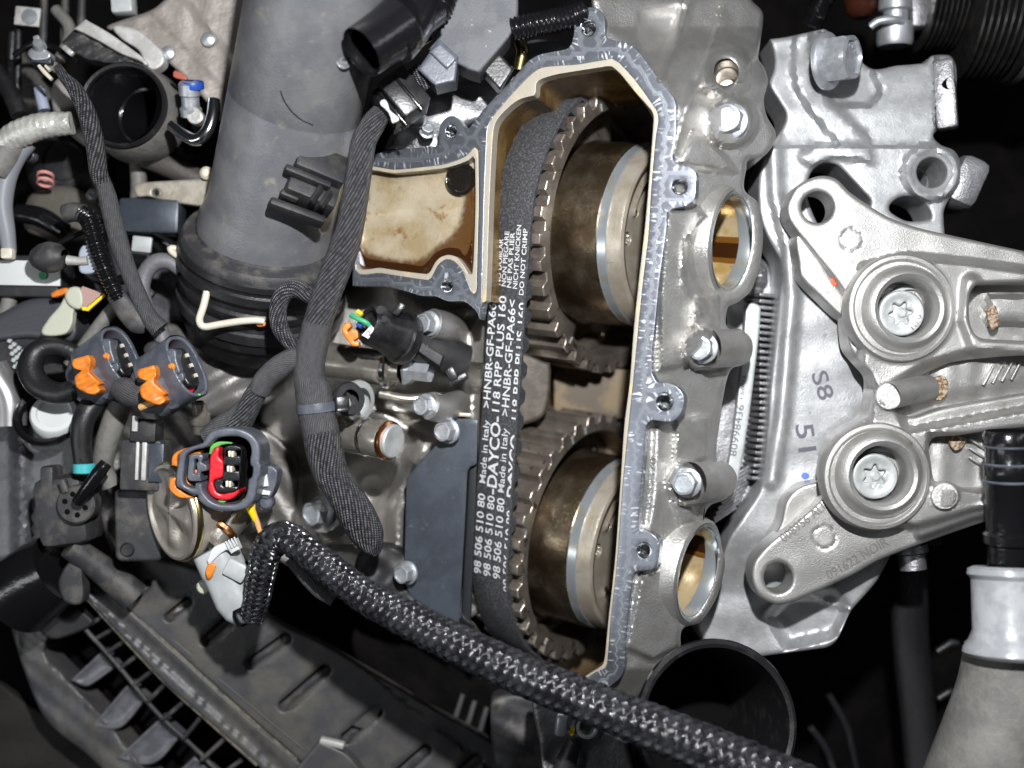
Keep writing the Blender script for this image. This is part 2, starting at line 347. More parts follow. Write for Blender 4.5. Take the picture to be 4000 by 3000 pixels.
M['oil_soft'] = mat('soft_oil_film', (.085, .036, .009), 0, .12, coat=.3)
nt_ = M['oil_soft'].node_tree; tc_ = nt_.nodes.new('ShaderNodeTexCoord'); sx_ = nt_.nodes.new('ShaderNodeSeparateXYZ'); nt_.links.new(tc_.outputs['UV'], sx_.inputs[0])
nn_ = nt_.nodes.new('ShaderNodeTexNoise'); nn_.inputs['Scale'].default_value = .12; nn_.inputs['Detail'].default_value = 5; nt_.links.new(tc_.outputs['UV'], nn_.inputs['Vector'])
ad_ = nt_.nodes.new('ShaderNodeMath'); ad_.operation = 'MULTIPLY'; nt_.links.new(sx_.outputs[1], ad_.inputs[0]); nt_.links.new(nn_.outputs['Fac'], ad_.inputs[1])
mr_ = nt_.nodes.new('ShaderNodeMapRange'); mr_.interpolation_type = 'SMOOTHSTEP'; mr_.inputs[1].default_value = .5; mr_.inputs[2].default_value = 9; mr_.inputs[4].default_value = .8; nt_.links.new(ad_.outputs[0], mr_.inputs[0]); nt_.links.new(mr_.outputs[0], nt_.nodes['Principled BSDF'].inputs['Alpha'])
M['oil_thin'] = mat('thin_amber_oil', (.12, .050, .010), 0, .07, spec=.6, coat=.5)
M['plate_black'] = mat('black_coated_plate', (.050, .060, .075), .3, .36, ((.4, .5),), (.040, .047, .060), (.02, .4, .6), [((.085, .092, .105), .045, .60, .76, .55), ((.16, .16, .16), .22, .76, .79, .7)], rvar=.06)
M['box_plastic'] = mat('dusty_airbox_plastic', (.050, .050, .054), 0, .44, ((.15, .8),), (.080, .076, .068), (.012, .4, .66), [((.10, .09, .075), .03, .66, .82, .8)])
M['shield'] = mat('dusty_heat_shield', (.30, .27, .245), .4, .5, ((.06, 1.5),), (.22, .195, .172), (.012, .35, .65), [((.14, .11, .085), .05, .66, .75, .6)])
M['alu_pale'] = mat('pale_painted_metal', (.55, .545, .53), .3, .5, ((.08, 1.2),), (.43, .42, .40), (.02, .4, .6))
M['sleeve_pale'] = mat('pale_foil_sleeve', (.58, .57, .53), .35, .38, ((.05, 4),), (.44, .43, .40), (.03, .4, .6))
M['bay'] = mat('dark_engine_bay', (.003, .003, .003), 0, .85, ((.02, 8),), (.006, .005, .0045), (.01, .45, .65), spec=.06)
M['rust'] = mat('rust_deposit', (.15, .075, .03), 0, .85, ((.2, 3),), (.40, .33, .25), (.12, .42, .6))
M['pad'] = mat('granular_pad', (.74, .73, .70), .5, .55, ((.18, 3.5),), (.62, .61, .58), (.1, .4, .6))
M['weave'] = uvmat('woven_sleeve', 'weave', (.010, .010, .012), (.27, .27, .285), 0, .38, 5.4, 3.0)  # grey puts highlights as well as pale threads into the colour
M['weave_shaded'] = uvmat('shaded_woven_sleeve', 'weave', (.004, .004, .005), (.045, .045, .05), 0, .5, 6.5, 2)  # darker copy of the weave, with the shade put into its colour
M['tape'] = uvmat('cloth_tape', 'weave', (.050, .050, .053), (.15, .15, .155), 0, .5, 3.6, 1.4)
M['strand'] = mat('braid_filament', (.011, .011, .013), 0, .16, (), (.030, .031, .035), (.03, .4, .65), spec=1.0)
M['emboss'] = mat('shaded_cast_letter', (.27, .26, .245), .7, .5)  # darker tone paints relief shading on letters of the bracket's own metal
M['ink'] = mat('grey_ink_stamp', (.10, .10, .125), .1, .65)
M['red_paint'] = mat('red_paint_dab', (.75, .10, .03), 0, .5)
M['blue_paint'] = mat('blue_paint_dab', (.10, .17, .55), 0, .5)
M['pink'] = mat('faded_pink_plastic', (.55, .25, .22), 0, .5)
M['foggy'] = mat('foggy_plastic_sleeve', (.37, .38, .395), 0, .28, ((.03, 1),), (.28, .29, .305), (.02, .4, .6))
M['hose_dusty'] = mat('dusty_grey_hose', (.125, .12, .113), 0, .6, ((.08, 2),), (.175, .166, .152), (.02, .35, .65), [((.12, .11, .10), .03, .6, .75, .8)])
M['gold'] = mat('yellow_passivated_steel', (.62, .52, .26), 1, .25)
# ================================================================ setting: the dark bay behind everything
def bayh(u, v, d): return 90*wob(u, v, 260, 3)+40*wob(u, v, 90, 5)
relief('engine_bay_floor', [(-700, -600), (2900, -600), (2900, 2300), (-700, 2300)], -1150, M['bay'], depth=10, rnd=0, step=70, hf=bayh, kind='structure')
# ================================================================ camshaft housing (the open timing case)
NG = nz((-.355, 0, .935)); CG = -.355*294.
def zg(u, v=0):
    s = (.935*D-CG)/(.935*D+.355*(np.asarray(u, float)-CU)); return D-s*D
AX = nz((.81073403, -.13132996, .57049344)); E1 = nz((-.57049344, 0, .81073403)); E2 = -np.cross(AX, E1)
CUP, CLO = np.array((274.77, 384.63, -440.)), np.array((204.75, -404.96, -522.25)); RU, RL = 359.7, 328.9
def proj(P):
    P = np.atleast_2d(P); s = D/(D-P[:, 2]); return np.c_[CU+P[:, 0]*s, CV-P[:, 1]*s]
def ring3(c, r, n=40):
    t = np.arange(n)/n*2*np.pi; return c+r*(np.cos(t)[:, None]*E1+np.sin(t)[:, None]*E2)
BU, BL = un(1582, 524, -125), un(1508, 1236, -130); RBU, RBL = 106., 101.  # bores in the end wall, on the camshaft lines
H = thing('camshaft_housing', 'cast aluminium camshaft housing with open timing case and milled sealing face', 'engine housing', (1420, 860, 0))
open_l = curve([(1262, 1463), (1300, 1438), (1307, 1415), (1315, 1332), (1329, 1204), (1340, 1050), (1349, 917), (1360, 830), (1369, 715), (1379, 615), (1392, 502), (1400, 415), (1410, 290), (1412, 252), (1407, 238), (1371, 197), (1341, 160), (1323, 144, 1), (1313, 143), (1206, 160), (1171, 170), (1159, 180), (1157, 197), (1153, 206), (1120, 216), (1090, 240), (1070, 266), (1064, 300), (1058, 415), (1052, 600), (1050, 650)][::-1], False)
mill_l = curve([(1240, 1500), (1261, 1470), (1291, 1450), (1308, 1442), (1313, 1419), (1320, 1332), (1334, 1204), (1345, 1050), (1358, 917), (1367, 830), (1378, 715), (1388, 615), (1401, 502), (1406, 415), (1416, 300), (1422, 258), (1416, 235), (1371, 172), (1338, 136), (1322, 126, 1), (1306, 129), (1246, 139), (1201, 142), (1168, 147), (1146, 162), (1106, 203), (1065, 252), (1053, 282), (1047, 415), (1042, 600), (1041, 655)][::-1], False)
recess_edge = curve([(770, 372), (860, 366), (953, 356), (985, 347), (1008, 336), (1026, 318), (1033, 330), (1034, 440), (1030, 600), (1026, 634), (1013, 614), (1002, 588), (983, 566), (965, 560), (947, 572), (935, 594), (925, 605), (868, 597), (823, 590), (770, 584)])
mill_out = curve([(762, 330), (813, 332), (838, 325), (943, 316), (948, 300), (951, 272), (966, 253), (983, 252), (997, 267), (1012, 277), (1055, 225), (1106, 172), (1141, 132), (1168, 117), (1223, 106), (1234, 95), (1239, 75), (1243, 45), (1253, 27), (1271, 16), (1291, 18), (1305, 36), (1308, 75), (1320, 86), (1356, 93), (1381, 112), (1403, 142), (1431, 180), (1453, 207), (1460, 228), (1459, 300), (1452, 336), (1457, 350), (1468, 356), (1490, 360), (1503, 374), (1503, 402), (1500, 428), (1484, 444), (1453, 452), (1443, 464), (1433, 540), (1423, 615), (1416, 690), (1408, 765), (1409, 806), (1420, 826), (1440, 826), (1465, 838), (1478, 862), (1470, 895), (1448, 911), (1410, 908), (1397, 918), (1393, 955), (1383, 1067), (1379, 1125), (1384, 1145), (1406, 1152), (1421, 1166), (1425, 1186), (1420, 1220), (1406, 1232), (1373, 1236), (1365, 1262), (1358, 1319), (1352, 1382), (1348, 1444), (1338, 1466), (1311, 1489), (1285, 1530), (1262, 1552)], False)
mill_out = np.r_[mill_out, mill_l[::-1], curve([(1036, 690), (1028, 672), (1003, 652), (968, 651), (940, 640), (910, 639), (868, 627), (825, 618), (762, 617)], False)]
holes = [(1271, 60, 16, 18), (975, 284, 12, 14), (966, 618, 12, 13), (1468, 402, 17, 18), (1436, 868, 18, 20), (1391, 1189, 15, 17)]
relief('milled_face', mill_out, zg, M['mill'], H, [recess_edge]+[ell(*h) for h in holes], depth=34, rnd=1.6, step=11, nrm=NG, hole_walls=True)
recess_in = curve([(770, 380), (860, 374), (955, 364), (990, 355), (1012, 346), (1022, 338), (1026, 345), (1027, 440), (1023, 560), (1020, 592), (1012, 592), (1004, 577), (987, 556), (965, 551), (944, 562), (931, 584), (922, 592), (868, 586), (823, 579), (770, 574)])
relief('case_lip', np.r_[mill_l, open_l[::-1]], lambda u, v: zg(u)-3, M['cream_pale'], H, depth=30, rnd=1.2, step=9, nrm=NG)
relief('recess_lip', recess_edge, lambda u, v: zg(u)-3, M['cream_pale'], H, [recess_in], depth=20, rnd=1.2, step=9, nrm=NG)
def wall(name, loop, z0, dep, m, parent, dirv=NG, closed=True):
    T = un(loop[:, 0], loop[:, 1], z0(loop[:, 0])); n = len(loop); rows = [T-np.array(dirv)*dep*f for f in (0, .08, .3, .6, 1)]
    cen = T.mean(0); V = np.concatenate(rows); F = [(i*n+j, i*n+(j+1) % n, (i+1)*n+(j+1) % n, (i+1)*n+j) for i in range(4) for j in range(n if closed else n-1)]
    return mk(name, V, F, m, parent, smooth=60)
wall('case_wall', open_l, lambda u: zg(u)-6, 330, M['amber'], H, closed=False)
wall('recess_wall', recess_in, lambda u: zg(u)-6, 60, M['cream'], H)
def rech(u, v, d): return -46+10*ss(-d, -26, -2)+5*boss(u, v, 985, 470, 60, 30)-4*ridge(u, v, [(800, 470), (1000, 462)], 6)+3*wob(u, v, 90, 4)
relief('recess_floor', recess_in, zg, M['cream'], H, depth=0, rnd=0, step=9, hf=rech)
relief('oil_wash', curve([(772, 490), (800, 535), (850, 550), (900, 552), (922, 540), (944, 520), (966, 505), (984, 480), (992, 450), (998, 420), (1008, 394), (1036, 400), (1040, 500), (1034, 600), (1012, 592), (1004, 577), (987, 556), (965, 551), (944, 562), (931, 584), (922, 610), (868, 608), (800, 600), (772, 590)]), lambda u, v: zg(u)-31, M['oil_soft'], H, depth=0, rnd=0, step=9)
# oil pooled along the edge of the recess
relief('oil_pool', curve([(775, 535), (790, 556), (830, 564), (880, 570), (912, 574), (926, 562), (940, 546), (966, 535), (992, 538), (1004, 552), (1012, 540), (1020, 520), (1019, 588), (1010, 593), (1000, 576), (985, 559), (965, 553), (946, 563), (933, 586), (922, 592), (868, 587), (823, 580), (780, 574)]), lambda u, v: zg(u)-26, M['oil'], H, depth=2, rnd=2, step=6)
relief('oil_stain', curve([(1016, 412), (1025, 430), (1024, 530), (1018, 580), (1008, 566), (998, 550), (1013, 556), (1018, 500), (1019, 450)]), lambda u, v: zg(u)-33, M['oil_thin'], H, depth=1, rnd=0, step=10)
lathe('oil_filled_port', (997, 388, float(zg(997))-38), NG, [(36, -4), (36, 6), (32, 10), (28, 8), (25, 4), (10, 2), (.1, 2)], M['wet_black'], H)
# back wall of the case, deep behind the pulleys
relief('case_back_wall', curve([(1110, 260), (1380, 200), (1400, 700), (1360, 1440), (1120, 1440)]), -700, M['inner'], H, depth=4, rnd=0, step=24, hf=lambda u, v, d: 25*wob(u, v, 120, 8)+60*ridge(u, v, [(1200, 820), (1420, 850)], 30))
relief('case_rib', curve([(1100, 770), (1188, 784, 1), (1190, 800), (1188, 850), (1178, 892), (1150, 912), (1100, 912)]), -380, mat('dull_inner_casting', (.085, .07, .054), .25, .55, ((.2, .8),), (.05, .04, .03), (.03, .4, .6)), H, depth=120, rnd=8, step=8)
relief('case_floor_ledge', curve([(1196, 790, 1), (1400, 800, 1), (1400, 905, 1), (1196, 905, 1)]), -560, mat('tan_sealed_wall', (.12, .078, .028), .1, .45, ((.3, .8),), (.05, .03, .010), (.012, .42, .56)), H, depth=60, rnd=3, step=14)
# threaded holes in the milled face
for hu, hv, ra, rb in holes:
    zz = float(zg(hu)); tf = lambda r, h, t: r*(1+0*t)
    prof = [(ra+1.2, .6), (ra-.5, -2)]
    for i in range(9): prof += [(ra-.3, -4-i*4), (ra-2.6, -6-i*4)]
    prof += [(ra-4, -48), (.1, -50)]
    lathe('threaded_hole', (hu, hv, zz), NG, prof, M['chrome'], H, seg=26, smooth=20)
# cast flank to the right of the sealing face
flank = curve([(1293, -30), (1590, -30), (1628, 6), (1646, 25), (1648, 50), (1638, 125), (1650, 145), (1659, 175), (1650, 215), (1656, 250), (1676, 290), (1662, 325), (1640, 342), (1616, 344), (1612, 365), (1608, 410), (1638, 440), (1648, 500), (1642, 570), (1622, 628), (1590, 655), (1572, 664), (1570, 706), (1602, 712), (1625, 738), (1618, 780), (1578, 800), (1562, 860), (1556, 905), (1548, 960), (1552, 1002), (1582, 1012), (1592, 1036), (1570, 1076), (1532, 1094), (1522, 1130), (1550, 1160), (1566, 1215), (1548, 1290), (1512, 1344), (1474, 1360), (1470, 1405), (1455, 1430), (1375, 1510), (1345, 1560), (1270, 1560), (1290, 1490), (1335, 1450), (1345, 1380), (1352, 1280), (1370, 1180), (1380, 1050), (1394, 880), (1415, 640), (1430, 440), (1440, 250), (1395, 165), (1340, 115), (1300, 85)])
def xe(v): return np.interp(v, [-30, 0, 60, 110, 180, 230, 340, 540, 765, 955, 1125, 1319, 1444, 1560], [1275, 1290, 1308, 1375, 1431, 1460, 1455, 1433, 1409, 1393, 1379, 1358, 1346, 1250])
def fz(u, v):
    dl = np.maximum(0, u-xe(v)); return zg(xe(v))-20-.62*dl
def fh(u, v, d):
    h = 46*boss(u, v, 1520, 752, 45, 4)+44*boss(u, v, 1487, 1043, 47, 5)+42*boss(u, v, 1578, 263, 54, 8)+34*boss(u, v, 1568, 157, 56, 9)
    h += 34*region(u, v, [(1572, -30), (1640, -30), (1650, 30), (1636, 120), (1600, 175), (1500, 200), (1525, 120)], 5)
    h += 26*ridge(u, v, [(1492, -20), (1462, 70), (1428, 170)], 13, 7)-30*region(u, v, [(1390, 30), (1470, 20), (1448, 110), (1420, 140), (1385, 80)], 16)
    h += 34*region(u, v, [(1440, 455), (1510, 450), (1532, 470), (1480, 520), (1476, 600), (1500, 660), (1548, 690), (1540, 735), (1470, 790), (1425, 800), (1425, 640)], 7)
    h += 20*ridge(u, v, [(1520, 470), (1486, 530), (1486, 610), (1515, 665)], 12, 7)+24*region(u, v, [(1500, 640), (1550, 640), (1545, 712), (1495, 705)], 5)
    h += 26*region(u, v, [(1462, 905), (1532, 898), (1528, 990), (1455, 1005)], 4)+20*region(u, v, [(1452, 1085), (1500, 1080), (1500, 1130), (1470, 1140)], 6)
    h += 24*region(u, v, [(1385, 1240), (1440, 1220), (1455, 1300), (1475, 1355), (1465, 1400), (1410, 1425), (1350, 1400)], 7)+16*region(u, v, [(1500, 280), (1560, 330), (1590, 372), (1500, 362), (1466, 350)], 7)
    h += 18*ridge(u, v, [(1456, 330), (1480, 250), (1500, 190)], 10, 9)
    return h-16*ridge(u, v, [(1400, 930), (1396, 1060), (1386, 1130)], 14, 8)+2.5*wob(u, v, 70, 2)
bores = [proj(ring3(BU, RBU)), proj(ring3(BL, RBL))]
relief('cast_flank', flank, fz, M['cast'], H, bores+[ell(1568, 157, 27, 31)], depth=150, rnd=10, step=5.6, hf=fh, hole_walls=False)
lathe('oil_gallery', (1568, 157, float(fz(1568, 157))+22), (-.25, .05, .95), [(34, -6), (30, 0), (27, -2), (26, -40), (24, -42), (24, -120), (.1, -122)], M['steel'], H, seg=30)
for c, rb in ((BU, RBU), (BL, RBL)):
    lathe('bearing_bore', None, AX, [(rb-1, -150), (rb-1, -60), (rb+1, -57), (rb+1, -10)], M['bore'], H, raw=c, seg=64)
    lathe('bore_shade_disc', None, AX, [(rb, -148), (.1, -149)], M['hole'], H, raw=c, seg=40)  # black disc painted as the darkness deep in the bore
    rm = lathe('bore_rim', None, AX, [(rb+1, -10), (rb+4, 0), (rb+14, 4), (rb+21, 0), (rb+25, -12), (rb+30, -120)], M['cast'], H, raw=c, seg=64)
    lathe('bore_chamfer', None, AX, [(rb-.2, -34), (rb-.2, -12), (rb+5, 3), (rb+12, 5.6)], M['blue_steel'], rm, raw=c, seg=64)
# film of oil lying inside each bore
for c, rb, f0, f1, m in ((BU, RBU, 176, 196, 'oil'), (BU, RBU, 168, 176, 'oil_thin'), (BL, RBL, 140, 166, 'oil'), (BL, RBL, 166, 173, 'oil_thin'), (BU, RBU, 196, 203, 'oil_thin')):
    t = np.radians(np.linspace(f0, f1, 14)); V = []; hh = np.linspace(-120, -30, 10)
    for q in t:
        for h in hh: V.append(c+(rb-1.6-.8*math.sin((q-t[0])/(t[-1]-t[0])*math.pi))*(math.cos(q)*E1+math.sin(q)*E2)+h*AX)
    F = [(i*10+j, i*10+j+1, (i+1)*10+j+1, (i+1)*10+j) for i in range(13) for j in range(9)]
    mk('oil_film', V, F, M[m], H)
# cylinder-shaped bosses running away behind their bolts
tube('bolt_boss', [(1524, 752, -40, 44), (1560, 752, -76, 42), (1590, 752, -120, 40)], M['cast'], H, seg=30, caps=False)
tube('bolt_boss', [(1491, 1043, -32, 45), (1528, 1041, -72, 43), (1556, 1036, -120, 40)], M['cast'], H, seg=30, caps=False)
# cast number on the flank
rot = lambda u, v, ang, zf: (lambda x, y, h: un(u+x*math.cos(ang)-y*math.sin(ang)*-1*-1 if False else u+x*math.cos(ang)-y*math.sin(ang), v-(x*math.sin(ang)+y*math.cos(ang)), zf(u+x*math.cos(ang)-y*math.sin(ang), v-(x*math.sin(ang)+y*math.cos(ang)))+h))
text('cast_number', '0585470', rot(1406, 1100, math.radians(84), lambda u, v: fz(u, v)+fh(u, v, 0)), M['blue_steel'], H, 0, 112, 13, .01, 2.5)
# joint line between the housing halves
tube('joint_line', [(1604, 408, -148, 2.5), (1598, 380, -140, 2.5), (1606, 344, -140, 2.5)], M['hole'], H, seg=6)
tube('joint_line', [(1571, 648, -128, 2.2), (1568, 672, -124, 2.5), (1569, 702, -122, 2.2)], M['hole'], H, seg=6)
tube('joint_line', [(1521, 1096, -116, 2.2), (1519, 1118, -118, 2.2), (1514, 1140, -120, 2.2)], M['hole'], H, seg=6)
# ================================================================ camshaft pulleys with their phasers
def polar(c):
    return lambda x, y, h: c+np.asarray(x)[..., None]*E1+np.asarray(y)[..., None]*E2+np.asarray(h)[..., None]*AX
WB = 150.
def pulley(c, R, N, label, ph, rdrum, spin):
    T = thing('camshaft_pulley', label, 'pulley', (0, 0, 0), 'camshaft pulleys in the timing case'); ORG[T] = c; T.location = c*K
    n = N*14; t = np.arange(n)/n*2*np.pi; x = (t*N/(2*np.pi)+ph) % 1
    tooth = ss(x, .06, .20)*(1-ss(x, .56, .70)); ro = R-21*(1-tooth); ri = R-46
    rows = [(ro*0+ri, -WB-8), (ro*0+ri+0, -3), (ro*0+ri+3, 0), (ro-2.2, 0), (ro, -2.6), (ro, -WB-6), (ro*0+ri, -WB-8)]
    V = np.concatenate([c+r[:, None]*(np.cos(t)[:, None]*E1+np.sin(t)[:, None]*E2)+h*AX for r, h in rows])
    F = [(i*n+j, i*n+(j+1) % n, (i+1)*n+(j+1) % n, (i+1)*n+j) for i in range(len(rows)-1) for j in range(n)]
    tr = mk('toothed_ring', V, F, M['ring'], T, smooth=28)
    V = np.concatenate([c+r[:, None]*(np.cos(t)[:, None]*E1+np.sin(t)[:, None]*E2)+h*AX for r, h in ((ro-2.8, .3), (ro-.8, -.4), (ro+.4, -2.6))])
    mk('tooth_edge', V, [(i*n+j, i*n+(j+1) % n, (i+1)*n+(j+1) % n, (i+1)*n+j) for i in range(2) for j in range(n)], M['tooth_edge'], tr, smooth=50)
    # web between ring and drum, with openings
    fr = polar(c); hs = []
    for k in range(5):
        a = np.radians(36+72*k+spin); q = [((R-70)*math.cos(b), (R-70)*math.sin(b)) for b in np.linspace(a-.26, a+.26, 9)]+[((rdrum+6)*math.cos(b), (rdrum+6)*math.sin(b)) for b in np.linspace(a+.22, a-.22, 9)]
        hs.append(np.array(q))
    tt = np.arange(90)/90*2*np.pi
    relief('web', np.c_[(R-45)*np.cos(tt), (R-45)*np.sin(tt)], -84, M['ring'], T, hs, depth=26, rnd=6, step=16, fr=fr, nrm=AX)
    lathe('phaser_drum', None, AX, [(rdrum-6, -120), (rdrum+3, -70), (rdrum+6, -62), (rdrum, -48), (rdrum, 70), (rdrum-2, 73)], M['drum'], T, raw=c, seg=96)
    lathe('bright_edge', None, AX, [(rdrum-2, 73), (rdrum-3, 74), (rdrum-4, 96), (rdrum-6, 98)], M['blue_steel'], T, raw=c, seg=96)
    cr = lathe('cover_rim', None, AX, [(rdrum-6.5, 95), (rdrum-9, 100), (rdrum-10.5, 126), (rdrum-13, 133), (rdrum-20, 137), (rdrum-30, 135), (rdrum-37, 128), (rdrum-43, 122)], M['plate'], T, raw=c, seg=96)
    for a0, a1 in ((spin-30, spin+8), (spin+150, spin+178)):
        a = np.radians(np.linspace(a0, a1, 24)); P = np.array([c+(rdrum-10.6)*(math.cos(q)*E1+math.sin(q)*E2)+112*AX for q in a])
        V = []; F = []
        for i, q in enumerate(a):
            d = math.cos(q)*E1+math.sin(q)*E2; V += [c+(rdrum-5.4)*d+97*AX, c+(rdrum-7)*d+101*AX, c+(rdrum-9.5)*d+117*AX, c+(rdrum-11.5)*d+117*AX]
            if i: F += [(4*i-4+k, 4*i-4+k+1, 4*i+k+1, 4*i+k) for k in range(3)]
        F += [(0, 1, 2, 3), (4*23+3, 4*23+2, 4*23+1, 4*23)]
        mk('locking_tab', V, F, M['plate'], cr, smooth=30)
    # face plate with slots and a pin
    slots = []
    r0 = rdrum-82
    for k in range(3):
        b = np.radians(np.linspace(spin+6+k*120, spin+58+k*120, 9)); wd = np.interp(np.arange(9), [0, 4, 8], [13, 18, 12])
        slots.append(np.r_[np.c_[(r0+wd)*np.cos(b), (r0+wd)*np.sin(b)], np.c_[(r0-wd)*np.cos(b), (r0-wd)*np.sin(b)][::-1]])
    pins = [ell((rdrum-64)*math.cos(np.radians(spin-16+120*k)), (rdrum-64)*math.sin(np.radians(spin-16+120*k)), 17, n=20) for k in range(3)]
    sl = [curve(s, step=5) for s in slots]
    tp = np.arange(80)/80*2*np.pi
    def ph_(x, y, d):
        h = 0*x
        for s in slots:
            dd, _ = segdist(np.c_[x, y], s[:8], s[1:9]); h = h+9*(1-ss(dd, 3, 14))
        return h
    fp = relief('face_plate', np.c_[(rdrum-43)*np.cos(tp), (rdrum-42)*np.sin(tp)], 122, M['plate'], T, sl+pins, depth=22, rnd=1.2, step=11, fr=fr, nrm=AX, hf=ph_)
    relief('slot_floor', np.c_[(rdrum-44)*np.cos(tp), (rdrum-44)*np.sin(tp)], 98, M['plate'], T, depth=0, rnd=0, step=30, fr=fr, nrm=AX)
    for k in range(3):
        a = np.radians(spin-16+120*k); lathe('dowel_pin', None, AX, [(14.5, 98), (14.5, 118), (12, 120), (10, 114), (.1, 113)], M['steel'], fp, raw=c+(rdrum-64)*(math.cos(a)*E1+math.sin(a)*E2), seg=24)
        for b, rr in ((9, 15), (52, 13)):
            a = np.radians(spin+b+k*120); lathe('oil_drop', None, AX, [(rr, 97), (rr*.95, 106), (rr*.7, 118), (rr*.35, 124), (.1, 125)], M['oil'], fp, raw=c+(r0-1)*(math.cos(a)*E1+math.sin(a)*E2), seg=20, smooth=170)
    for a, rr in ((62, R-30), (74, R-30), (118, R-92), (-58, R-30)):
        a = np.radians(a); q = c+rr*(math.cos(a)*E1+math.sin(a)*E2); hb = .6 if rr > R-60 else -83.2
        d1, d2 = (E2*math.cos(a)-E1*math.sin(a)), (E1*math.cos(a)+E2*math.sin(a)); V = [q+s1*2.6*d1+s2*9*d2+(hb+z)*AX for z in (0, 1.6) for s1, s2 in ((-1, -1), (1, -1), (1, 1), (-1, 1))]
        mk('timing_mark', V, [(4, 5, 6, 7), (0, 1, 5, 4), (1, 2, 6, 5), (2, 3, 7, 6), (3, 0, 4, 7)], M['zinc_pale'], T, smooth=0)
    return T
pulley(CUP, RU, 36, 'upper brown toothed camshaft pulley with oily phaser drum', .2, 232, 8)
pulley(CLO, RL, 33, 'lower brown toothed camshaft pulley partly behind the braided hose', .1, 226, 20)
# ================================================================ timing belt
TB = thing('timing_belt', 'black toothed timing belt with white printed lettering round both pulleys', 'timing belt', (1080, 860, -200))
dlt = np.array([(CLO-CUP)@E1, (CLO-CUP)@E2]); ru, rl = RU+13, RL+13
ad = math.atan2(dlt[1], dlt[0]); off = math.acos((ru-rl)/np.linalg.norm(dlt)); fl = ad+off; fr_ = ad-off
def nrm_(a): return (a+math.pi) % (2*math.pi)-math.pi
fl, fr_ = nrm_(fl), nrm_(fr_)
if abs(fl) > abs(fr_): fl, fr_ = fr_, fl           # fl: tangent direction on the near (left) run
path = []; 
def arc(c, r, a, b, n):
    for q in np.linspace(a, b, n): path.append((c[0]+r*math.cos(q), c[1]+r*math.sin(q), math.cos(q), math.sin(q)))
arc((0, 0), ru, math.radians(185), fl, 190)
p0 = np.array(path[-1][:2]); p1 = dlt+rl*np.array([math.cos(fl), math.sin(fl)])
for t in np.linspace(0, 1, 220)[1:-1]: q = p0+(p1-p0)*t; path.append((*q, math.cos(fl), math.sin(fl)))
arc(dlt, rl, fl, math.radians(-178), 190)
path = np.array(path); sp = np.r_[0, np.cumsum(np.linalg.norm(np.diff(path[:, :2], axis=0), axis=1))]
def bpos(s, w_, h):
    X, Y = np.interp(s, sp, path[:, 0]), np.interp(s, sp, path[:, 1]); nx, ny = np.interp(s, sp, path[:, 2]), np.interp(s, sp, path[:, 3])
    return CUP+(X+nx*h)[..., None]*E1+(Y+ny*h)[..., None]*E2+np.asarray(w_)[..., None]*AX
ssamp = np.arange(0, sp[-1], 3.4); pitch = 2*math.pi*(RU-4)/36
WF, BW = 22., 104.; w1, w2 = -WF-BW, -WF
rows = [(w1+1, -9), (w1-1.5, -2), (w1+1.5, 0), (w2-1.5, 0), (w2+1.5, -2), (w2+1, -9)]
n = len(rows); V = np.concatenate([bpos(ssamp, np.full(len(ssamp), w_), h) for w_, h in rows]).reshape(n, len(ssamp), 3).transpose(1, 0, 2).reshape(-1, 3)
band_ = mk('belt_band', V, [(i*n+j, i*n+j+1, (i+1)*n+j+1, (i+1)*n+j) for i in range(len(ssamp)-1) for j in range(n-1)], M['belt'], TB, smooth=50)
xx = (ssamp/pitch+.30) % 1; dep = -10-19*(ss(xx, .1, .34)*(1-ss(xx, .66, .9)))
one = np.ones(len(ssamp)); V = np.stack([bpos(ssamp, one*w1, one*-8.5), bpos(ssamp, one*w1, dep), bpos(ssamp, one*(w2+.6), dep), bpos(ssamp, one*(w2+.6), one*-8.5)], 1).reshape(-1, 3)
mk('belt_teeth', V, [(i*4+j, i*4+j+1, (i+1)*4+j+1, (i+1)*4+j) for i in range(len(ssamp)-1) for j in range(3)], M['belt_tooth'], TB, smooth=40)
sv = np.linspace(0, sp[-1], 1500); pv = proj(bpos(sv, np.full(1500, -WF-BW/2), np.zeros(1500))); i0 = np.argmin(pv[:, 1]); sv, pv = sv[i0:], pv[i0:]; i1 = np.argmax(pv[:, 1]); sv, pv = sv[:i1], pv[:i1, 1]
s_of = lambda v: float(np.interp(v, pv, sv))
def btext(body, f, vlo, vhi, cap, bold=.012):
    s0, s1 = s_of(vlo), s_of(vhi); w0 = -WF-BW*(1-f); c = cap*BW/78
    text('printed_text', body, lambda x, y, h: bpos(s0-x, np.minimum(w0-y+c*.5, w2-2.5), h), M['print'], band_, 0, s0-s1, c, bold, .5)
for f in (.155, .435, .715): btext('98 506 510 80', f, 1246, 1072, 15.5)
btext('98 506 510 80', 1.0, 1268, 1094, 15)
btext('Made in Italy', .155, 1049, 912, 13.5, .004); btext('Made in Italy', .70, 1060, 922, 13.5, .004)
btext('-DAYCO-', .43, 1068, 900, 21, .02); btext('DAYCO', 1.0, 1066, 932, 20, .02)
btext('>HNBR-GF-PA66<', .13, 886, 640, 15.5); btext('118 RPP PLUS 160', .40, 890, 640, 15.5); btext('>HNBR-GF-PA66<', .67, 896, 646, 15.5); btext('118 RPP PLUS 160', .955, 900, 650, 15)
for f, t, a, b in ((.10, 'DO NOT CRIMP', 617, 492), (.25, 'NO DOBLAR', 617, 517), (.40, 'NON PIEGARE', 619, 500), (.55, 'NE PAS PLIER', 621, 502), (.72, 'NICHT KNICKEN', 622, 485), (.90, 'DO NOT CRIMP', 634, 492)): btext(t, f, a, b, 9.5, .010)
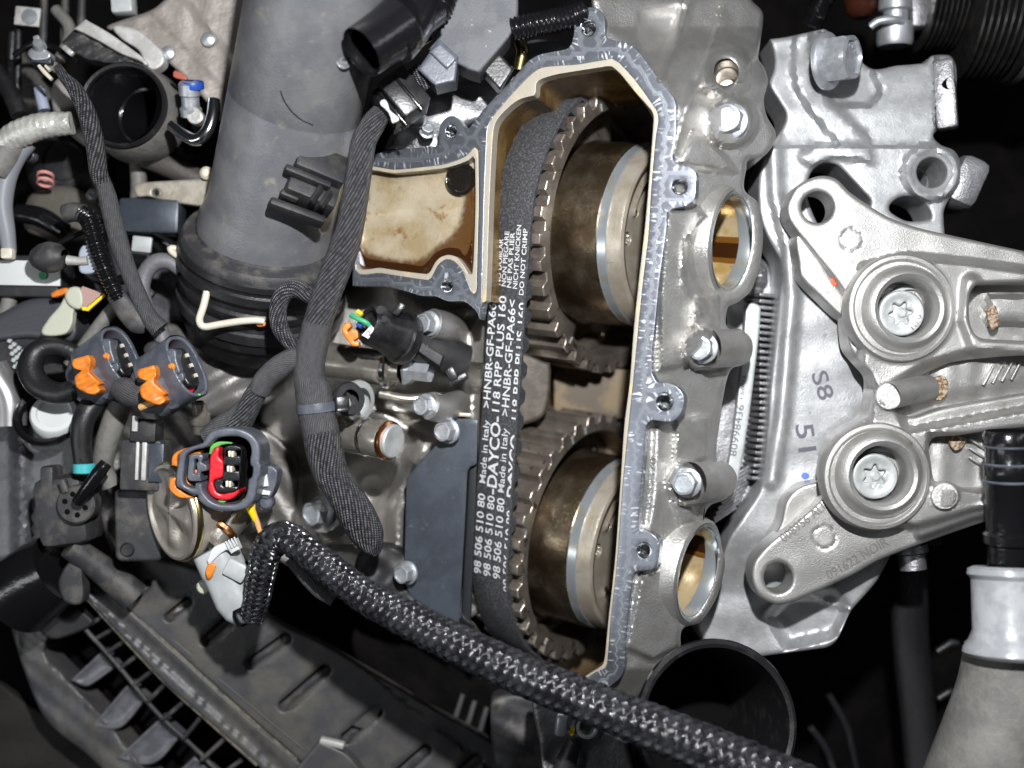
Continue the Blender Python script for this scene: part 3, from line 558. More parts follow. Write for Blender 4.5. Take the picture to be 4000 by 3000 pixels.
# ================================================================ bolts: one of each kind, then copies
hexk = lambda R: (lambda r, h, t: np.minimum(r, R*.866/np.cos((t+math.pi/6) % (math.pi/3)-math.pi/6)) if r < 50 else r)
def bolt_proto(name, label, cat, group, dished=True, flange=True):
    o = bpy.data.objects.new(name, None); C.objects.link(o); ORG[o] = np.zeros(3); o.empty_display_size = .004; props(o, label, cat, group)
    z0 = np.zeros(3); hx = lambda R, cap: (lambda r, h, t: np.minimum(R*.866/np.cos((t % (math.pi/3))-math.pi/6), cap))
    if flange: lathe('flange', None, (0, 0, 1), [(98, -6), (100, 6), (97, 14), (80, 24), (70, 27)], M['zinc'], o, raw=z0, seg=36)
    V = []; rr = [(82, 20, 1e9), (82, 88, 1e9), (82, 100, 73), (64, 104, 62)]; seg = 48; t = np.arange(seg)/seg*2*np.pi
    for R, h, cap in rr: r = np.minimum(R*.866/np.cos((t % (math.pi/3))-math.pi/6), cap); V.append(np.c_[r*np.cos(t), r*np.sin(t), np.full(seg, h)])
    if dished:
        for r, h in ((56, 92), (1, 90)): V.append(np.c_[r*np.cos(t), r*np.sin(t), np.full(seg, h)])
    else: V.append(np.c_[1*np.cos(t), 1*np.sin(t), np.full(seg, 104)])
    k = len(V); V = np.concatenate(V); F = [(i*seg+j, i*seg+(j+1) % seg, (i+1)*seg+(j+1) % seg, (i+1)*seg+j) for i in range(k-1) for j in range(seg)]
    hd = mk('hex_head', V, F, M['zinc'], o, smooth=25)
    for i in range(5):
        a = .5+i*.55; lathe('head_mark', None, (0, 0, 1), [(5, 89), (5, 94), (.1, 95)], M['zinc'], hd, raw=np.array((40*math.cos(a), 40*math.sin(a), 0)), seg=8)
    return o
used = {}
def place(proto, u, v, z, ax, r, spin, label):
    o = proto if proto not in used else copytree(proto); used[proto] = 1
    q = un(u, v, z); e1, e2, a = basis(ax); cs, sn = math.cos(spin), math.sin(spin); x = e1*cs+e2*sn; y = -e1*sn+e2*cs
    o.location = q*K; o.rotation_mode = 'QUATERNION'; o.rotation_quaternion = Matrix((x, y, a)).transposed().to_quaternion(); o.scale = (r*sca(z)/100,)*3; o['label'] = label
    ORG[o] = q; return o
HB = bolt_proto('hex_bolt', '', 'bolt', 'hex flange bolts on the engine')
for u, v, z, r, sp_, lb in (
    (1578, 263, float(fz(1578, 263))+24, 40, .3, 'hex bolt sunk in the top right boss of the camshaft housing'),
    (1518, 752, -36, 35, .5, 'hex bolt in the housing boss just below the upper bearing bore'),
    (1485, 1042, -30, 33, .1, 'hex bolt in the housing boss above the lower bearing bore'),
    (928, 699, -215, 28, .2, 'hex flange bolt beside the coil plug, left of the belt print'),
    (922, 876, -225, 26, .6, 'hex flange bolt between the solenoid and the belt, above the black plate'),
    (970, 931, -266, 28, .15, 'hex flange bolt at the top corner of the black plate'),
    (881, 1237, -276, 26, .4, 'hex flange bolt at the lower left corner of the black plate'),
    (694, 1106, -290, 34, .25, 'large pale hex bolt behind the woven harness, left of the black plate')):
    ax = (-.50, -.02, .86) if u < 1000 else (-.42, .0, .9)
    place(HB, u, v, z, ax, r, sp_, lb)
place(HB, 905, 262, -190, (-.2, .5, .8), 20, .2, 'small hex bolt below the glossy black sensor plug')
place(HB, 922, 286, -200, (.2, .4, .85), 17, .5, 'smallest hex bolt, just left of the threaded lug by the black plug')
# ================================================================ engine mount support (pale casting behind the bracket)
SP = thing('engine_mount_support', 'pale cast aluminium mount support behind the grey two-bolt bracket', 'engine support', (1800, 600, -260))
sup = curve([(1664, 85, 1), (1700, 80), (1780, 63), (1796, 76), (1830, 100), (1880, 148), (1940, 142), (2000, 136), (2012, 121), (2050, 120), (2064, 140), (2066, 180), (2060, 225), (2050, 262), (2016, 290), (2030, 312), (2060, 325), (2074, 350), (2072, 395), (2050, 430), (2038, 460), (2040, 540), (2010, 560), (1960, 700), (1960, 900), (1960, 1100), (1900, 1244), (1839, 1319), (1810, 1379), (1784, 1399), (1659, 1416), (1600, 1425), (1538, 1405), (1503, 1352), (1530, 1290), (1553, 1230), (1572, 1170), (1605, 1115), (1641, 1056), (1655, 960), (1664, 829), (1674, 740), (1684, 640), (1689, 595), (1684, 560), (1659, 515), (1640, 460), (1640, 380), (1660, 322), (1685, 285), (1697, 260), (1696, 242), (1680, 215), (1662, 182), (1672, 150), (1672, 120)])
def sph(u, v, d):
    h = -60*ss(315-v, 0, 12)*ss(-(u-1765)-(v-315)*.5, -40, 60)*0-34*ss(318-v, -3, 6)-26*ss(260-v, 0, 200)
    h += 26*ridge(u, v, [(1742, 90), (1738, 150), (1746, 190), (1800, 262), (1850, 310)], 26, 8)*(v < 318)-46*region(u, v, [(1752, 60), (1880, 140), (1900, 200), (1880, 226), (1800, 225), (1760, 175)], 8)
    h += 30*boss(u, v, 2012, 372, 62, 6)-8*boss(u, v, 2012, 372, 44, 4)-60*ss(u-2022, -4, 4)*ss(290-v, 0, 10)*ss(v-110, 0, 8)
    h += 18*ridge(u, v, [(1672, 300), (1676, 420), (1706, 540), (1712, 640), (1700, 780), (1690, 900), (1668, 1040)], 13, 9)+16*region(u, v, [(1765, 312), (1880, 318), (1886, 352), (1850, 345), (1800, 340), (1750, 360), (1722, 340)], 7)
    h += -70*ss(v-1130, 0, 160)*ss(1640-u, -200, 200)-40*region(u, v, [(1659, 1330), (1700, 1290), (1800, 1280), (1835, 1320), (1800, 1370), (1700, 1395)], 16)
    h += 12*ridge(u, v, [(1712, 1260), (1760, 1290), (1835, 1318)], 5, 4)
    return h+4*wob(u, v, 80, 9)
sz = lambda u, v: -235+.05*(u-1800)
arch = curve([(1742, 420), (1752, 372), (1778, 354), (1806, 356), (1832, 380), (1862, 412), (1880, 440), (1850, 500), (1780, 500)])
shole = curve([(1920, 446), (1935, 430), (1960, 424), (1990, 434), (2006, 452), (2008, 474), (1960, 478), (1925, 460)])
relief('support_body', sup, sz, M['cast_support'], SP, [arch, shole, ell(2012, 373, 33, 33)], depth=110, rnd=9, step=9, hf=sph)
lathe('eye_bore', (2012, 373, -222), (0, 0, 1), [(45, 8), (40, 11), (34, 4), (33, -100), (31, -102), (31, -160)], M['cast_support'], SP, seg=34)
rbox('stud_face', (2072, 400, -300), (70, 110, 120), M['cast_dark'], SP, (0, 0, -24), 22)
rbox('end_tab', (2042, 205, -285), (44, 150, 40), M['cast_dark'], SP, (0, -24, 4), 8)
lathe('tab_hole', (2055, 180, -258), (.45, 0, .9), [(15, 0), (13, -6), (12, -20), (.1, -20)], M['hole'], SP, seg=18)
ptxt = lambda u, v, ang, z: (lambda x, y, h: un(u+x*math.cos(ang)-y*math.sin(ang), v-(x*math.sin(ang)+y*math.cos(ang)), (z(u+x*math.cos(ang)-y*math.sin(ang), v-(x*math.sin(ang)+y*math.cos(ang))) if callable(z) else z)+h))
zt = lambda u, v: sz(u, v)+sph(np.atleast_1d(u), np.atleast_1d(v), 0)
text('ink_stamp', '51', ptxt(1718, 918, math.radians(-82), zt), M['ink'], SP, 0, 60, 38, .01, 1.2)
text('ink_stamp', 'S8', ptxt(1752, 808, math.radians(-72), zt), M['ink'], SP, 0, 62, 34, .01, 1.2)
MB_ = bolt_proto('mount_bolt', 'large tilted hex bolt head at the top of the pale mount support', 'bolt', None)
place(MB_, 1784, 132, -212, (.72, -.06, .69), 62, .22, 'large tilted hex bolt head at the top of the pale mount support')
# ================================================================ engine mount bracket
BR = thing('engine_mount_bracket', 'grey cast mount bracket with three arms and two sunken star bolts', 'mount bracket', (1920, 850, -80))
bz = lambda u, v: -80+.03*(u-1900)
outl = curve([(1706, 428), (1722, 402), (1752, 385), (1780, 380), (1808, 388), (1834, 414), (1871, 440), (1921, 470), (1984, 492), (2080, 514), (2240, 548), (2330, 560), (2330, 1080), (2180, 1112), (2060, 1150), (1909, 1206), (1834, 1246), (1729, 1294), (1700, 1304), (1672, 1305), (1640, 1288), (1624, 1250), (1630, 1212), (1664, 1172), (1716, 1132), (1768, 1084), (1785, 1058), (1781, 1030), (1786, 985), (1799, 950), (1816, 936), (1834, 922), (1868, 903), (1880, 877), (1886, 840), (1884, 812), (1862, 786), (1836, 752), (1829, 700), (1828, 642), (1800, 598), (1727, 507), (1706, 477), (1700, 450)])
def bh(u, v, d):
    h = 0*u; fu = 1-ss(np.hypot(u-1946, v-667), 108, 122); flw = 1-ss(np.hypot(u-1891, v-1029), 104, 118)
    arm = np.maximum(region(u, v, [(1860, 575), (1960, 552), (2100, 566), (2340, 600), (2340, 780), (2100, 760), (2000, 790), (1900, 850), (1860, 800)], 12), np.maximum(fu, flw))
    arm = np.maximum(arm, region(u, v, [(1880, 840), (1930, 870), (1960, 930), (2340, 860), (2340, 960), (2010, 940), (2000, 1040), (2120, 1060), (2340, 1020), (2340, 1060), (2100, 1100), (1980, 1140), (1860, 1120), (1880, 900)], 10))
    h += -42+42*arm
    h += 5*(1-ss(np.hypot(u-1946, v-667), 112, 122))+5*(1-ss(np.hypot(u-1891, v-1029), 108, 118))
    h += 30*ridge(u, v, [(1880, 462), (1960, 505), (2080, 535), (2340, 580)], 20, 16)*0+24*ridge(u, v, [(1990, 1150), (2100, 1110), (2300, 1060)], 12, 9)+16*ridge(u, v, [(1760, 1112), (1700, 1160), (1660, 1200)], 20, 14)*0
    h += 20*ridge(u, v, [(2098, 612), (2090, 690), (2110, 745), (2340, 760)], 16, 12)+16*boss(u, v, 2041, 1072, 29, 3)+14*boss(u, v, 1921, 856, 29, 3)
    h += -3*(1-ss(abs(np.hypot(u-1840, v-518)-24), .5, 3))-3*(1-ss(abs(np.hypot(u-1781, v-1161)-24), .5, 3))
    return h+2.5*wob(u, v, 60, 12)
pk1 = curve([(2094, 690), (2094, 640), (2106, 618), (2130, 612), (2330, 622), (2330, 728), (2130, 732), (2106, 722)])
pk2 = curve([(1944, 838), (1990, 812), (2060, 782), (2200, 768), (2330, 770), (2330, 830), (2200, 852), (2040, 880), (1975, 900), (1940, 892), (1932, 872)])
pk3 = curve([(2006, 962), (2020, 944), (2070, 940), (2220, 922), (2330, 930), (2330, 1030), (2180, 1046), (2090, 1056), (2050, 1040), (2020, 1040), (2012, 1006)])
tri = curve([(1796, 1020), (1800, 984), (1812, 962)])
bhole = [ell(1766, 448, 35, 34), ell(1681, 1248, 31, 33), pk1, pk2, pk3, ell(1957, 668, 78, 78, 40), ell(1899, 1025, 76, 76, 40)]
relief('bracket_body', outl, bz, M['cast_bracket'], BR, bhole, depth=66, rnd=9, step=5.2, hf=bh)
relief('pocket_floor', curve([(1920, 780), (2400, 740), (2400, 1080), (1990, 1066), (1990, 930), (1920, 900)]), -148, M['cast_bracket'], BR, depth=4, rnd=0, step=14, hf=lambda u, v, d: 8*wob(u, v, 60, 3)-16*ridge(u, v, [(1990, 890), (2330, 830)], 18, 12))
relief('pocket_floor', curve([(2080, 600), (2400, 600), (2400, 740), (2080, 740)]), -146, M['cast_bracket'], BR, depth=4, rnd=0, step=14, hf=lambda u, v, d: 42*region(u, v, [(2136, 640), (2400, 640), (2400, 700), (2136, 700)], 9))
for k in range(4): rbox('cast_rib', (2134+k*20, 812-k*4, -140), (5, 46, 10), M['cast_bracket'], BR, (0, 0, -28), 1.5)
for k in range(3): rbox('cast_rib', (2112, 960+k*20, -142), (44, 5, 10), M['cast_bracket'], BR, (0, 0, -34), 1.5)
ej = tube('ejector_pin', [(1921, 856, -70, 29), (1960, 846, -104, 29), (2004, 838, -140, 29)], M['cast_bracket'], BR, seg=26, caps=False)
relief('pin_end', ell(1921, 856, 28.5), -66, M['pad'], ej, depth=6, rnd=3, step=5)
relief('pin_end', ell(2041, 1072, 28.5), -60, M['pad'], BR, depth=6, rnd=3, step=5)
relief('rust_patch', curve([(2012, 824), (2040, 812), (2048, 846), (2030, 866), (2008, 850)]), -130, M['rust'], BR, depth=8, rnd=4, step=6)
relief('rust_patch', curve([(2052, 944), (2084, 944), (2078, 968), (2060, 972)]), -128, M['rust'], BR, depth=8, rnd=4, step=6)
relief('rust_patch', curve([(2132, 674), (2150, 660), (2158, 700), (2142, 712)]), -98, M['rust'], BR, depth=6, rnd=4, step=6)
for cu, cv, rr in ((1963, 669, 62), (1905, 1021, 60)):
    ox = -18 if rr == 62 else -13; oy = -3 if rr == 62 else 8
    lathe('flange_ring', (cu+ox, cv+oy, -78), (0, 0, 1), [(118, -30), (117, 4), (113, 10), (106, 11), (101, 7), (97, -4)], M['cast_bracket'], BR, seg=80)
    lathe('raised_ring', (cu+ox*.45, cv+oy*.5, -78), (0, 0, 1), [(100, -12), (97, 0), (90, 14), (82, 23), (74, 26), (67, 22), (63, 12), (61.5, -4), (60, -50), (8, -52)], M['cast_bracket'], BR, seg=80)
zb = lambda u, v: bz(u, v)+bh(np.atleast_1d(u), np.atleast_1d(v), 0)
text('cast_number', '008956 ALU', ptxt(1694, 1172, math.radians(38.5), zb), M['emboss'], BR, 0, 128, 20, .01, 1.6)
text('cast_number', '091622 NOIR', ptxt(1792, 1252, math.radians(30.5), zb), M['emboss'], BR, 0, 150, 20, .01, 1.6)
relief('paint_dab', curve([(1794, 602), (1806, 598), (1810, 612), (1800, 618)]), lambda u, v: bz(u, v)-26, M['red_paint'], BR, depth=2, rnd=1, step=5) if False else None
relief('side_rib', curve([(1729, 505), (1790, 588), (1830, 650), (1828, 690), (1770, 640), (1732, 600), (1726, 570)]), -150, M['cast_bracket'], BR, depth=60, rnd=8, step=8)
relief('paint_dab', curve([(1794, 603), (1806, 600), (1810, 613), (1800, 618)]), -148, M['red_paint'], BR, depth=3, rnd=1, step=5)
relief('lower_rib', curve([(1782, 1040), (1790, 1066), (1740, 1116), (1690, 1160), (1664, 1176), (1686, 1130), (1698, 1082), (1730, 1050)]), -170, M['cast_bracket'], BR, depth=60, rnd=9, step=8)
for u, v in ((1787, 656), (1740, 1028)): relief('paint_dab', ell(u, v, 8, 7, n=12), sz(u, v)+4, M['blue_paint'], SP, depth=3, rnd=1, step=5)
# star-socket bolts in their wells
def star_bolt(u, v, label, spin, hu, hv):
    T = thing('star_socket_bolt', label, 'bolt', (u, v, -118), 'star socket bolts of the mount bracket')
    lathe('washer', (hu, hv, -126), (0, 0, 1), [(57, -6), (57, 2), (54, 5), (46, 5), (44, 0)], M['zinc_pale'], T, seg=44)
    fr, ax = frame((u, v, -96), (0, 0, 1)); t = np.arange(60)/60*2*np.pi
    st = np.array([((27 if k % 2 == 0 else 17)*math.cos(k*math.pi/6+spin), (27 if k % 2 == 0 else 17)*math.sin(k*math.pi/6+spin)) for k in range(12)])
    relief('bolt_head', np.c_[49*np.cos(t), 49*np.sin(t)], 0, M['zinc_pale'], T, [curve(st, step=3)], depth=30, rnd=4, step=6, fr=fr, hf=lambda x, y, d: -3*(1-ss(np.hypot(x, y), 32, 38)))
    lathe('socket_floor', (u, v, -114), (0, 0, 1), [(30, 0), (12, 1), (7, 5), (.1, 5)], M['zinc_pale'], T, seg=30)
    lathe('shank', (u, v, -126), (0, 0, 1), [(47, 8), (47, -10)], M['zinc'], T, seg=30)
    if spin < .2:
        mp = lambda x, y, h: fr((40-y)*np.cos(-.95+x/38*1.0)*1.0, (40-y)*np.sin(-.95+x/38*1.0), h) if False else fr(*(lambda a, r: (r*np.cos(a), r*np.sin(a)))(-1.0+np.asarray(x)/40, 44-np.asarray(y)), h)
        text('grade_mark', '10.9', mp, M['ink'], T, 0, 36, 8, 0, .8)
star_bolt(1948, 676, 'upper star socket bolt in the grey mount bracket', .12, 1966, 671)
star_bolt(1891, 1029, 'lower star socket bolt in the grey mount bracket', .45, 1906, 1020)
# ================================================================ ribbed oil cooler and its plate behind the housing
OC = thing('ribbed_cooler', 'dark ribbed cooler between the camshaft housing and the mount support', 'cooler', (1650, 800, -330))
cbod = relief('cooler_body', curve([(1560, 560), (1640, 556), (1672, 610), (1668, 800), (1650, 1010), (1620, 1080), (1560, 1110), (1530, 1090), (1530, 600)]), -350, M['cast_dark'], OC, depth=90, rnd=10, step=14)
relief('cooler_top', curve([(1576, 560), (1610, 540), (1640, 552), (1660, 600), (1640, 640), (1600, 640)]), -335, M['cast_dark'], OC, depth=60, rnd=14, step=9, hf=lambda u, v, d: 8*np.sin((v-u*.12)/4.6))
for k in range(30):
    v = 640+k*13.5; rbox('fin', (1652-max(0, v-900)*.12, v, -322), (52, 8, 50), M['cast_dark'], cbod, (0, 16, -4), 2)
for k in range(10):
    v = 1015+k*11; rbox('fin', (1600-k*5, v, -332), (70, 7, 44), M['cast_dark'], cbod, (0, 16, 30), 2)
SPL = thing('number_plate_strip', 'pale metal strip printed with a number beside the ribbed cooler', 'label strip', (1600, 860, -240))
st = curve([(1611, 668), (1618, 656), (1630, 655), (1643, 664), (1640, 720), (1618, 900), (1596, 1030), (1585, 1075), (1568, 1080), (1560, 1070), (1580, 960), (1600, 800)])
relief('strip', st, -270, M['zinc_pale'], SPL, depth=18, rnd=4, step=9)
text('printed_number', '80998436', ptxt(1590, 986, math.radians(81), -270), M['ink'], SPL, 0, 112, 15, .0, .8)
text('printed_number', '15602', ptxt(1604, 862, math.radians(82), -270), M['ink'], SPL, 0, 52, 7, .0, .8)
# ================================================================ top right: ribbed drive pulley and fittings
RP = thing('ribbed_drive_pulley', 'dark ribbed drive pulley in the top right corner', 'pulley', (2090, -60, -420))
prof = [(150, -120)]
for k in range(7): prof += [(172, -116+k*11), (172, -112+k*11), (150, -109+k*11), (150, -107+k*11)]
for k in range(7): prof += [(238, -36+k*14), (240, -31+k*14), (214, -27+k*14), (214, -24+k*14)]
prof += [(246, 66), (246, 74), (40, 78)]
lathe('grooved_rim', (2104, -72, -420), (1, .02, .12), prof, M['dark_rib'], RP, seg=72, smooth=20)
lathe('pulley_hub', (2104, -72, -420), (1, .02, .12), [(250, 74), (252, 90), (236, 108), (60, 112)], M['cast_dark'], RP, seg=60)
FT = thing('hose_fitting', 'silver stepped hose fitting above the pale mount support', 'fitting', (1940, 30, -420))
lathe('fitting_barrel', (1935, 20, -420), (0, 1, .1), [(34, -78), (38, -70), (38, -30), (26, -26), (26, -6), (36, -2), (36, 60), (30, 70)], M['zinc'], FT, seg=30)
tube('retaining_clip', [(1880, 58, -380, 8), (1896, 46, -372, 9), (1926, 42, -368, 9), (1950, 46, -380, 8)], M['zinc'], FT, seg=10)
rbox('valve_block', (1984, 26, -420), (44, 76, 50), M['cast_dark'], FT, (0, 0, 2), 6)
rbox('pale_collar', (2016, 20, -425), (18, 84, 60), M['zinc_pale'], FT, (0, 0, 2), 5)
SD = thing('amber_sensor_cap', 'dark amber cap hanging at the top edge left of the silver fitting', 'cap', (1856, 10, -460))
lathe('cap_shell', (1858, -10, -460), (0, -1, .3), [(34, -40), (36, 10), (32, 36), (20, 48), (.1, 52)], mat('amber_smoked_plastic', (.035, .010, .006), 0, .2, (), None), SD, seg=28)
tube('corrugated_conduit', [(1790, -30, -430, 24), (1772, 10, -440, 24), (1752, 50, -470, 24)], M['rubber'], None, seg=16, step=2, rf=lambda s, a: 1+.10*np.sin(s*1.1), label='short corrugated conduit end at the top edge above the pale support', cat='conduit')
# ================================================================ lower right: open rubber pipe, hoses, reservoir pipe
OP = thing('open_air_pipe', 'large black open pipe mouth at the bottom beside the braided hose', 'air pipe', (1550, 1550, -40))
lathe('pipe_wall', (1550, 1563, -30), (.10, .22, .97), [(150, -420), (164, -60), (170, -14), (176, 0), (168, 7), (160, 2), (157, -40), (150, -300), (146, -420)], M['rubber_dull'], OP, seg=80)
lathe('pipe_shade_disc', (1550, 1563, -30), (.10, .22, .97), [(150, -395), (.1, -400)], M['hole'], OP, seg=60)  # black disc stands in for the shade down the pipe
lathe('rim_bead', (1550, 1563, -30), (.10, .22, .97), [(176, -2), (179, -7), (176, -14), (170, -16)], M['rubber'], OP, seg=80)
RH = thing('coolant_hose', 'black banded hose with translucent collar on the right edge', 'hose', (2180, 1150, 40))
lathe('rubber_sleeve', (2178, 960, 60), (.03, -1, -.05), [(46, -30), (52, -20), (52, 0), (47, 6), (47, 40), (50, 46), (50, 76), (46, 82), (46, 190), (53, 196), (53, 214), (44, 220), (44, 280)], M['rubber'], RH, seg=40)
for k, h in enumerate((3, 42, 79)): lathe('band', (2178, 960, 60), (.03, -1, -.05), [(49.5, h-3), (51.5, h), (49.5, h+3)], M['plug_grey'], RH, seg=40)
lathe('translucent_collar', (2178, 1230, 55), (-.02, -1, .12), [(70, -6), (82, 0), (84, 12), (76, 22), (76, 130), (84, 150), (96, 168), (98, 178), (90, 186), (80, 188)], M['foggy'], RH, seg=48)
tube('dusty_hose', [(2186, 1405, 30, 96), (2176, 1500, 30, 104), (2150, 1600, 30, 112), (2110, 1720, 30, 118)], M['hose_dusty'], RH, seg=36)
tube('braided_lower_hose', [(1962, 1150, -430, 38), (1962, 1240, -500, 40), (1968, 1400, -600, 38), (1985, 1560, -640, 38), (2000, 1720, -660, 38)], M['weave_shaded'], None, seg=24, label='dim woven hose hanging down behind the lower mount arm', cat='hose')
PS = thing('pipe_stub', 'small dark metal pipe stub below the lower arm of the mount bracket', 'pipe stub', (1970, 1180, -260))
lathe('stub_tube', (1962, 1150, -260), (.1, -1, .1), [(26, -10), (30, 0), (30, 24), (36, 28), (36, 44), (28, 48), (28, 80), (.1, 80)], M['cast_dark'], PS, seg=28)
rbox('stub_clip', (2014, 1148, -250), (26, 60, 30), M['black'], PS, (0, 0, 6), 5)
FN = thing('radiator_fan_cowl', 'faint dark fan cowl ribs low in the bay right of the pipe mouth', 'fan cowl', (1820, 1600, -700))
for k, (a, b) in enumerate((((1790, 1500), (1850, 1660)), ((1750, 1570), (1810, 1700)), ((2024, 1408), (2070, 1390)), ((2026, 1510), (2064, 1496)))):
    tube('cowl_rib', [(*a, -560, 8), ((a[0]+b[0])/2+8, (a[1]+b[1])/2-10, -560, 9), (*b, -560, 7)], M['rubber_dull'], FN, seg=8)
# ================================================================ cylinder head under the harness, left of the belt
CH = thing('cylinder_head', 'bright cast cylinder head behind the woven harness, left of the belt', 'cylinder head', (860, 960, -330))
def chz(u, v): return -440+.16*(u-800)
def chh(u, v, d):
    h = 70*region(u, v, [(880, 640), (1060, 640), (1060, 800), (960, 790), (900, 740)], 30)+60*region(u, v, [(890, 980), (915, 990), (880, 1060), (872, 1300), (845, 1300), (840, 1080)], 16)
    h += 46*boss(u, v, 905, 990, 28, 14)+44*boss(u, v, 893, 1090, 18, 16)+34*ridge(u, v, [(800, 880), (880, 930), (930, 960)], 16, 12)-40*boss(u, v, 800, 1050, 50, 30)
    h += 36*region(u, v, [(640, 1030), (690, 1000), (720, 1060), (700, 1180), (640, 1180)], 18)+30*ridge(u, v, [(690, 1180), (760, 1172), (800, 1200)], 8, 8)+26*ridge(u, v, [(830, 860), (900, 868)], 9, 8)
    h += 40*region(u, v, [(985, 715), (1030, 700), (1040, 1000), (1000, 960), (1002, 860)], 20)+30*boss(u, v, 1030, 810, 36, 8)-40*boss(u, v, 1034, 808, 22, 8)
    return h+5*wob(u, v, 60, 7)
relief('head_casting', curve([(600, 760), (700, 640), (900, 600), (1050, 650), (1062, 900), (1050, 1300), (900, 1350), (800, 1260), (640, 1230), (560, 1160), (560, 900)]), chz, mat('bright_head_casting', (.47, .45, .42), .72, .34, ((.2, 1.6),), (.36, .34, .31), (.012, .35, .65), [((.20, .17, .14), .02, .62, .76, .4)]), CH, depth=120, rnd=10, step=10, hf=chh)
for (u, v, r, u2, v2) in ((928, 699, 33, 985, 718), (924, 877, 30, 990, 872)):
    tube('bolt_boss', [(u+5, v, -222, r), (u+30, v+6, -250, r), (u2, v2, -320, r)], M['cast'], CH, seg=28)
tube('bolt_boss', [(704, 1110, -300, 42), (724, 1122, -340, 44)], M['cast'], CH, seg=28)
# ---- black coated plate
BP = thing('black_cover_plate', 'flat black coated plate bolted beside the lower belt run', 'plate', (940, 1130, -220))
pz = lambda u, v: -292+.10*(u-940)
relief('plate_face', curve([(878, 1034, 1), (908, 998, 1), (950, 950), (956, 920), (968, 905), (988, 899), (1032, 908, 1), (1030, 1002), (1017, 1008), (1010, 1020), (1006, 1100), (998, 1244), (993, 1340), (985, 1350, 1), (890, 1290), (874, 1240), (874, 1200)]), pz, M['plate_black'], BP, depth=14, rnd=2, step=11)
relief('bent_edge', curve([(1012, 1018, 1), (1020, 1006), (1031, 1003, 1), (1030, 1060), (1022, 1244), (1018, 1330), (1012, 1352), (996, 1346), (1000, 1244)]), lambda u, v: pz(u, v)-22, mat('shaded_plate_edge', (.012, .013, .016), .2, .45), BP, depth=12, rnd=4, step=8)  # flange of the same plate, painted darker as its shaded side
tube('bright_lip', [(996, 1330, -292, 9), (1006, 1344, -294, 10), (1020, 1352, -298, 9), (1036, 1376, -304, 8)], M['chrome'], BP, seg=10)
rbox('pale_tab', (1004, 896, -276), (32, 9, 14), M['cream_pale'], BP, (0, 0, -4), 3)
# ---- solenoid with copper ring
SO = thing('solenoid_valve', 'shiny steel cylinder with copper ring and grey end cap', 'solenoid', (800, 940, -250))
cax = nz((.84, -.12, .52))
lathe('solenoid_body', (842, 952, -205), cax, [(40, -150), (42, -130), (42, -14), (38, -8)], M['steel'], SO, seg=48)
lathe('body_groove', (842, 952, -205), cax, [(42.3, -64), (43.2, -62), (43.2, -56), (42.3, -54)], M['chrome'], SO, seg=48)
lathe('copper_washer', (842, 952, -205), cax, [(36, -10), (42, -9), (44, -4), (43, 1), (37, 3)], M['copper'], SO, seg=48)
lathe('end_cap', (842, 952, -205), cax, [(37, 0), (37, 10), (34, 13), (20, 13), (12, 11), (.1, 11)], M['zinc_pale'], SO, seg=44)
# ---- injector body below the coil plug
IN = thing('fuel_injector', 'dark shiny steel injector cylinder just below the coil plug', 'injector', (800, 790, -270))
iax = nz((.94, -.12, .3))
lathe('injector_barrel', (842, 795, -270), iax, [(38, -150), (40, -140), (40, -20), (42, -14), (42, 4), (36, 8), (30, 10), (30, 30)], M['steel'], IN, seg=40)
lathe('injector_rim', (842, 795, -270), iax, [(41, -10), (45, -6), (45, 2), (41, 6)], M['chrome'], IN, seg=40)
lathe('injector_hex', (884, 800, -262), iax, [(34, -6), (36, 0), (30, 8), (22, 12), (22, 50)], M['zinc'], IN, seg=6, smooth=15)
lathe('clamp_washer', (772, 866, -240), nz((.8, -.1, .6)), [(30, -30), (40, -20), (46, 0), (44, 8), (30, 10)], M['zinc_pale'], IN, seg=36)
tube('lower_pipe', [(820, 850, -290, 10), (880, 862, -290, 11), (940, 856, -300, 10)], M['steel'], IN, seg=12)
# ---- coil plug with orange lock
CP = thing('coil_plug', 'black coil plug with orange lock, green wire and small white tag', 'plug', (830, 710, -190))
pax = nz((-.72, .30, .62))
lathe('plug_shell', (800, 702, -150), pax, [(30, 6), (38, 10), (42, 0), (44, -40), (52, -70), (56, -84), (56, -100), (44, -110)], M['black'], CP, seg=24, rmod=lambda r, h, t: r*(1+.03*np.sign(np.sin(6*t))), smooth=30)
lathe('plug_face', (800, 702, -150), pax, [(31, 4), (28, -6), (.1, -6)], M['black_matt'], CP, seg=24)
lathe('collar_ring', (800, 702, -150), pax, [(55, -78), (59, -82), (59, -98), (55, -104)], M['black'], CP, seg=40)
tube('coil_neck', [(862, 728, -210, 40), (910, 745, -240, 38), (985, 778, -290, 42), (1000, 784, -300, 42)], M['black_matt'], CP, seg=24, flat=.8)
npn = relief('neck_panel', curve([(876, 742, 1), (890, 728, 1), (958, 768, 1), (950, 792, 1)]), -196, M['black_matt'], CP, depth=30, rnd=3, step=7)
text('moulded_mark', '53723', ptxt(884, 738, math.radians(-26), -196), M['dusty'], npn, 0, 42, 10, .0, 1)
rbox('latch', (990, 820, -262), (44, 16, 20), M['black'], CP, (0, 0, 28), 3)
rbox('latch', (976, 808, -258), (20, 30, 20), M['black'], CP, (0, 0, 28), 3)
ol = curve([(738, 714), (742, 702), (754, 696), (758, 706), (750, 716), (764, 710), (772, 714), (774, 730), (764, 736), (774, 738), (776, 746), (762, 748), (752, 738), (744, 726)])
relief('orange_lock', ol, -138, M['orange'], CP, depth=26, rnd=3, step=5)
wt = relief('white_tag', curve([(781, 724, 1), (801, 703, 1), (814, 713, 1), (795, 732, 1)]), -118, M['white'], CP, depth=10, rnd=1.2, step=5)
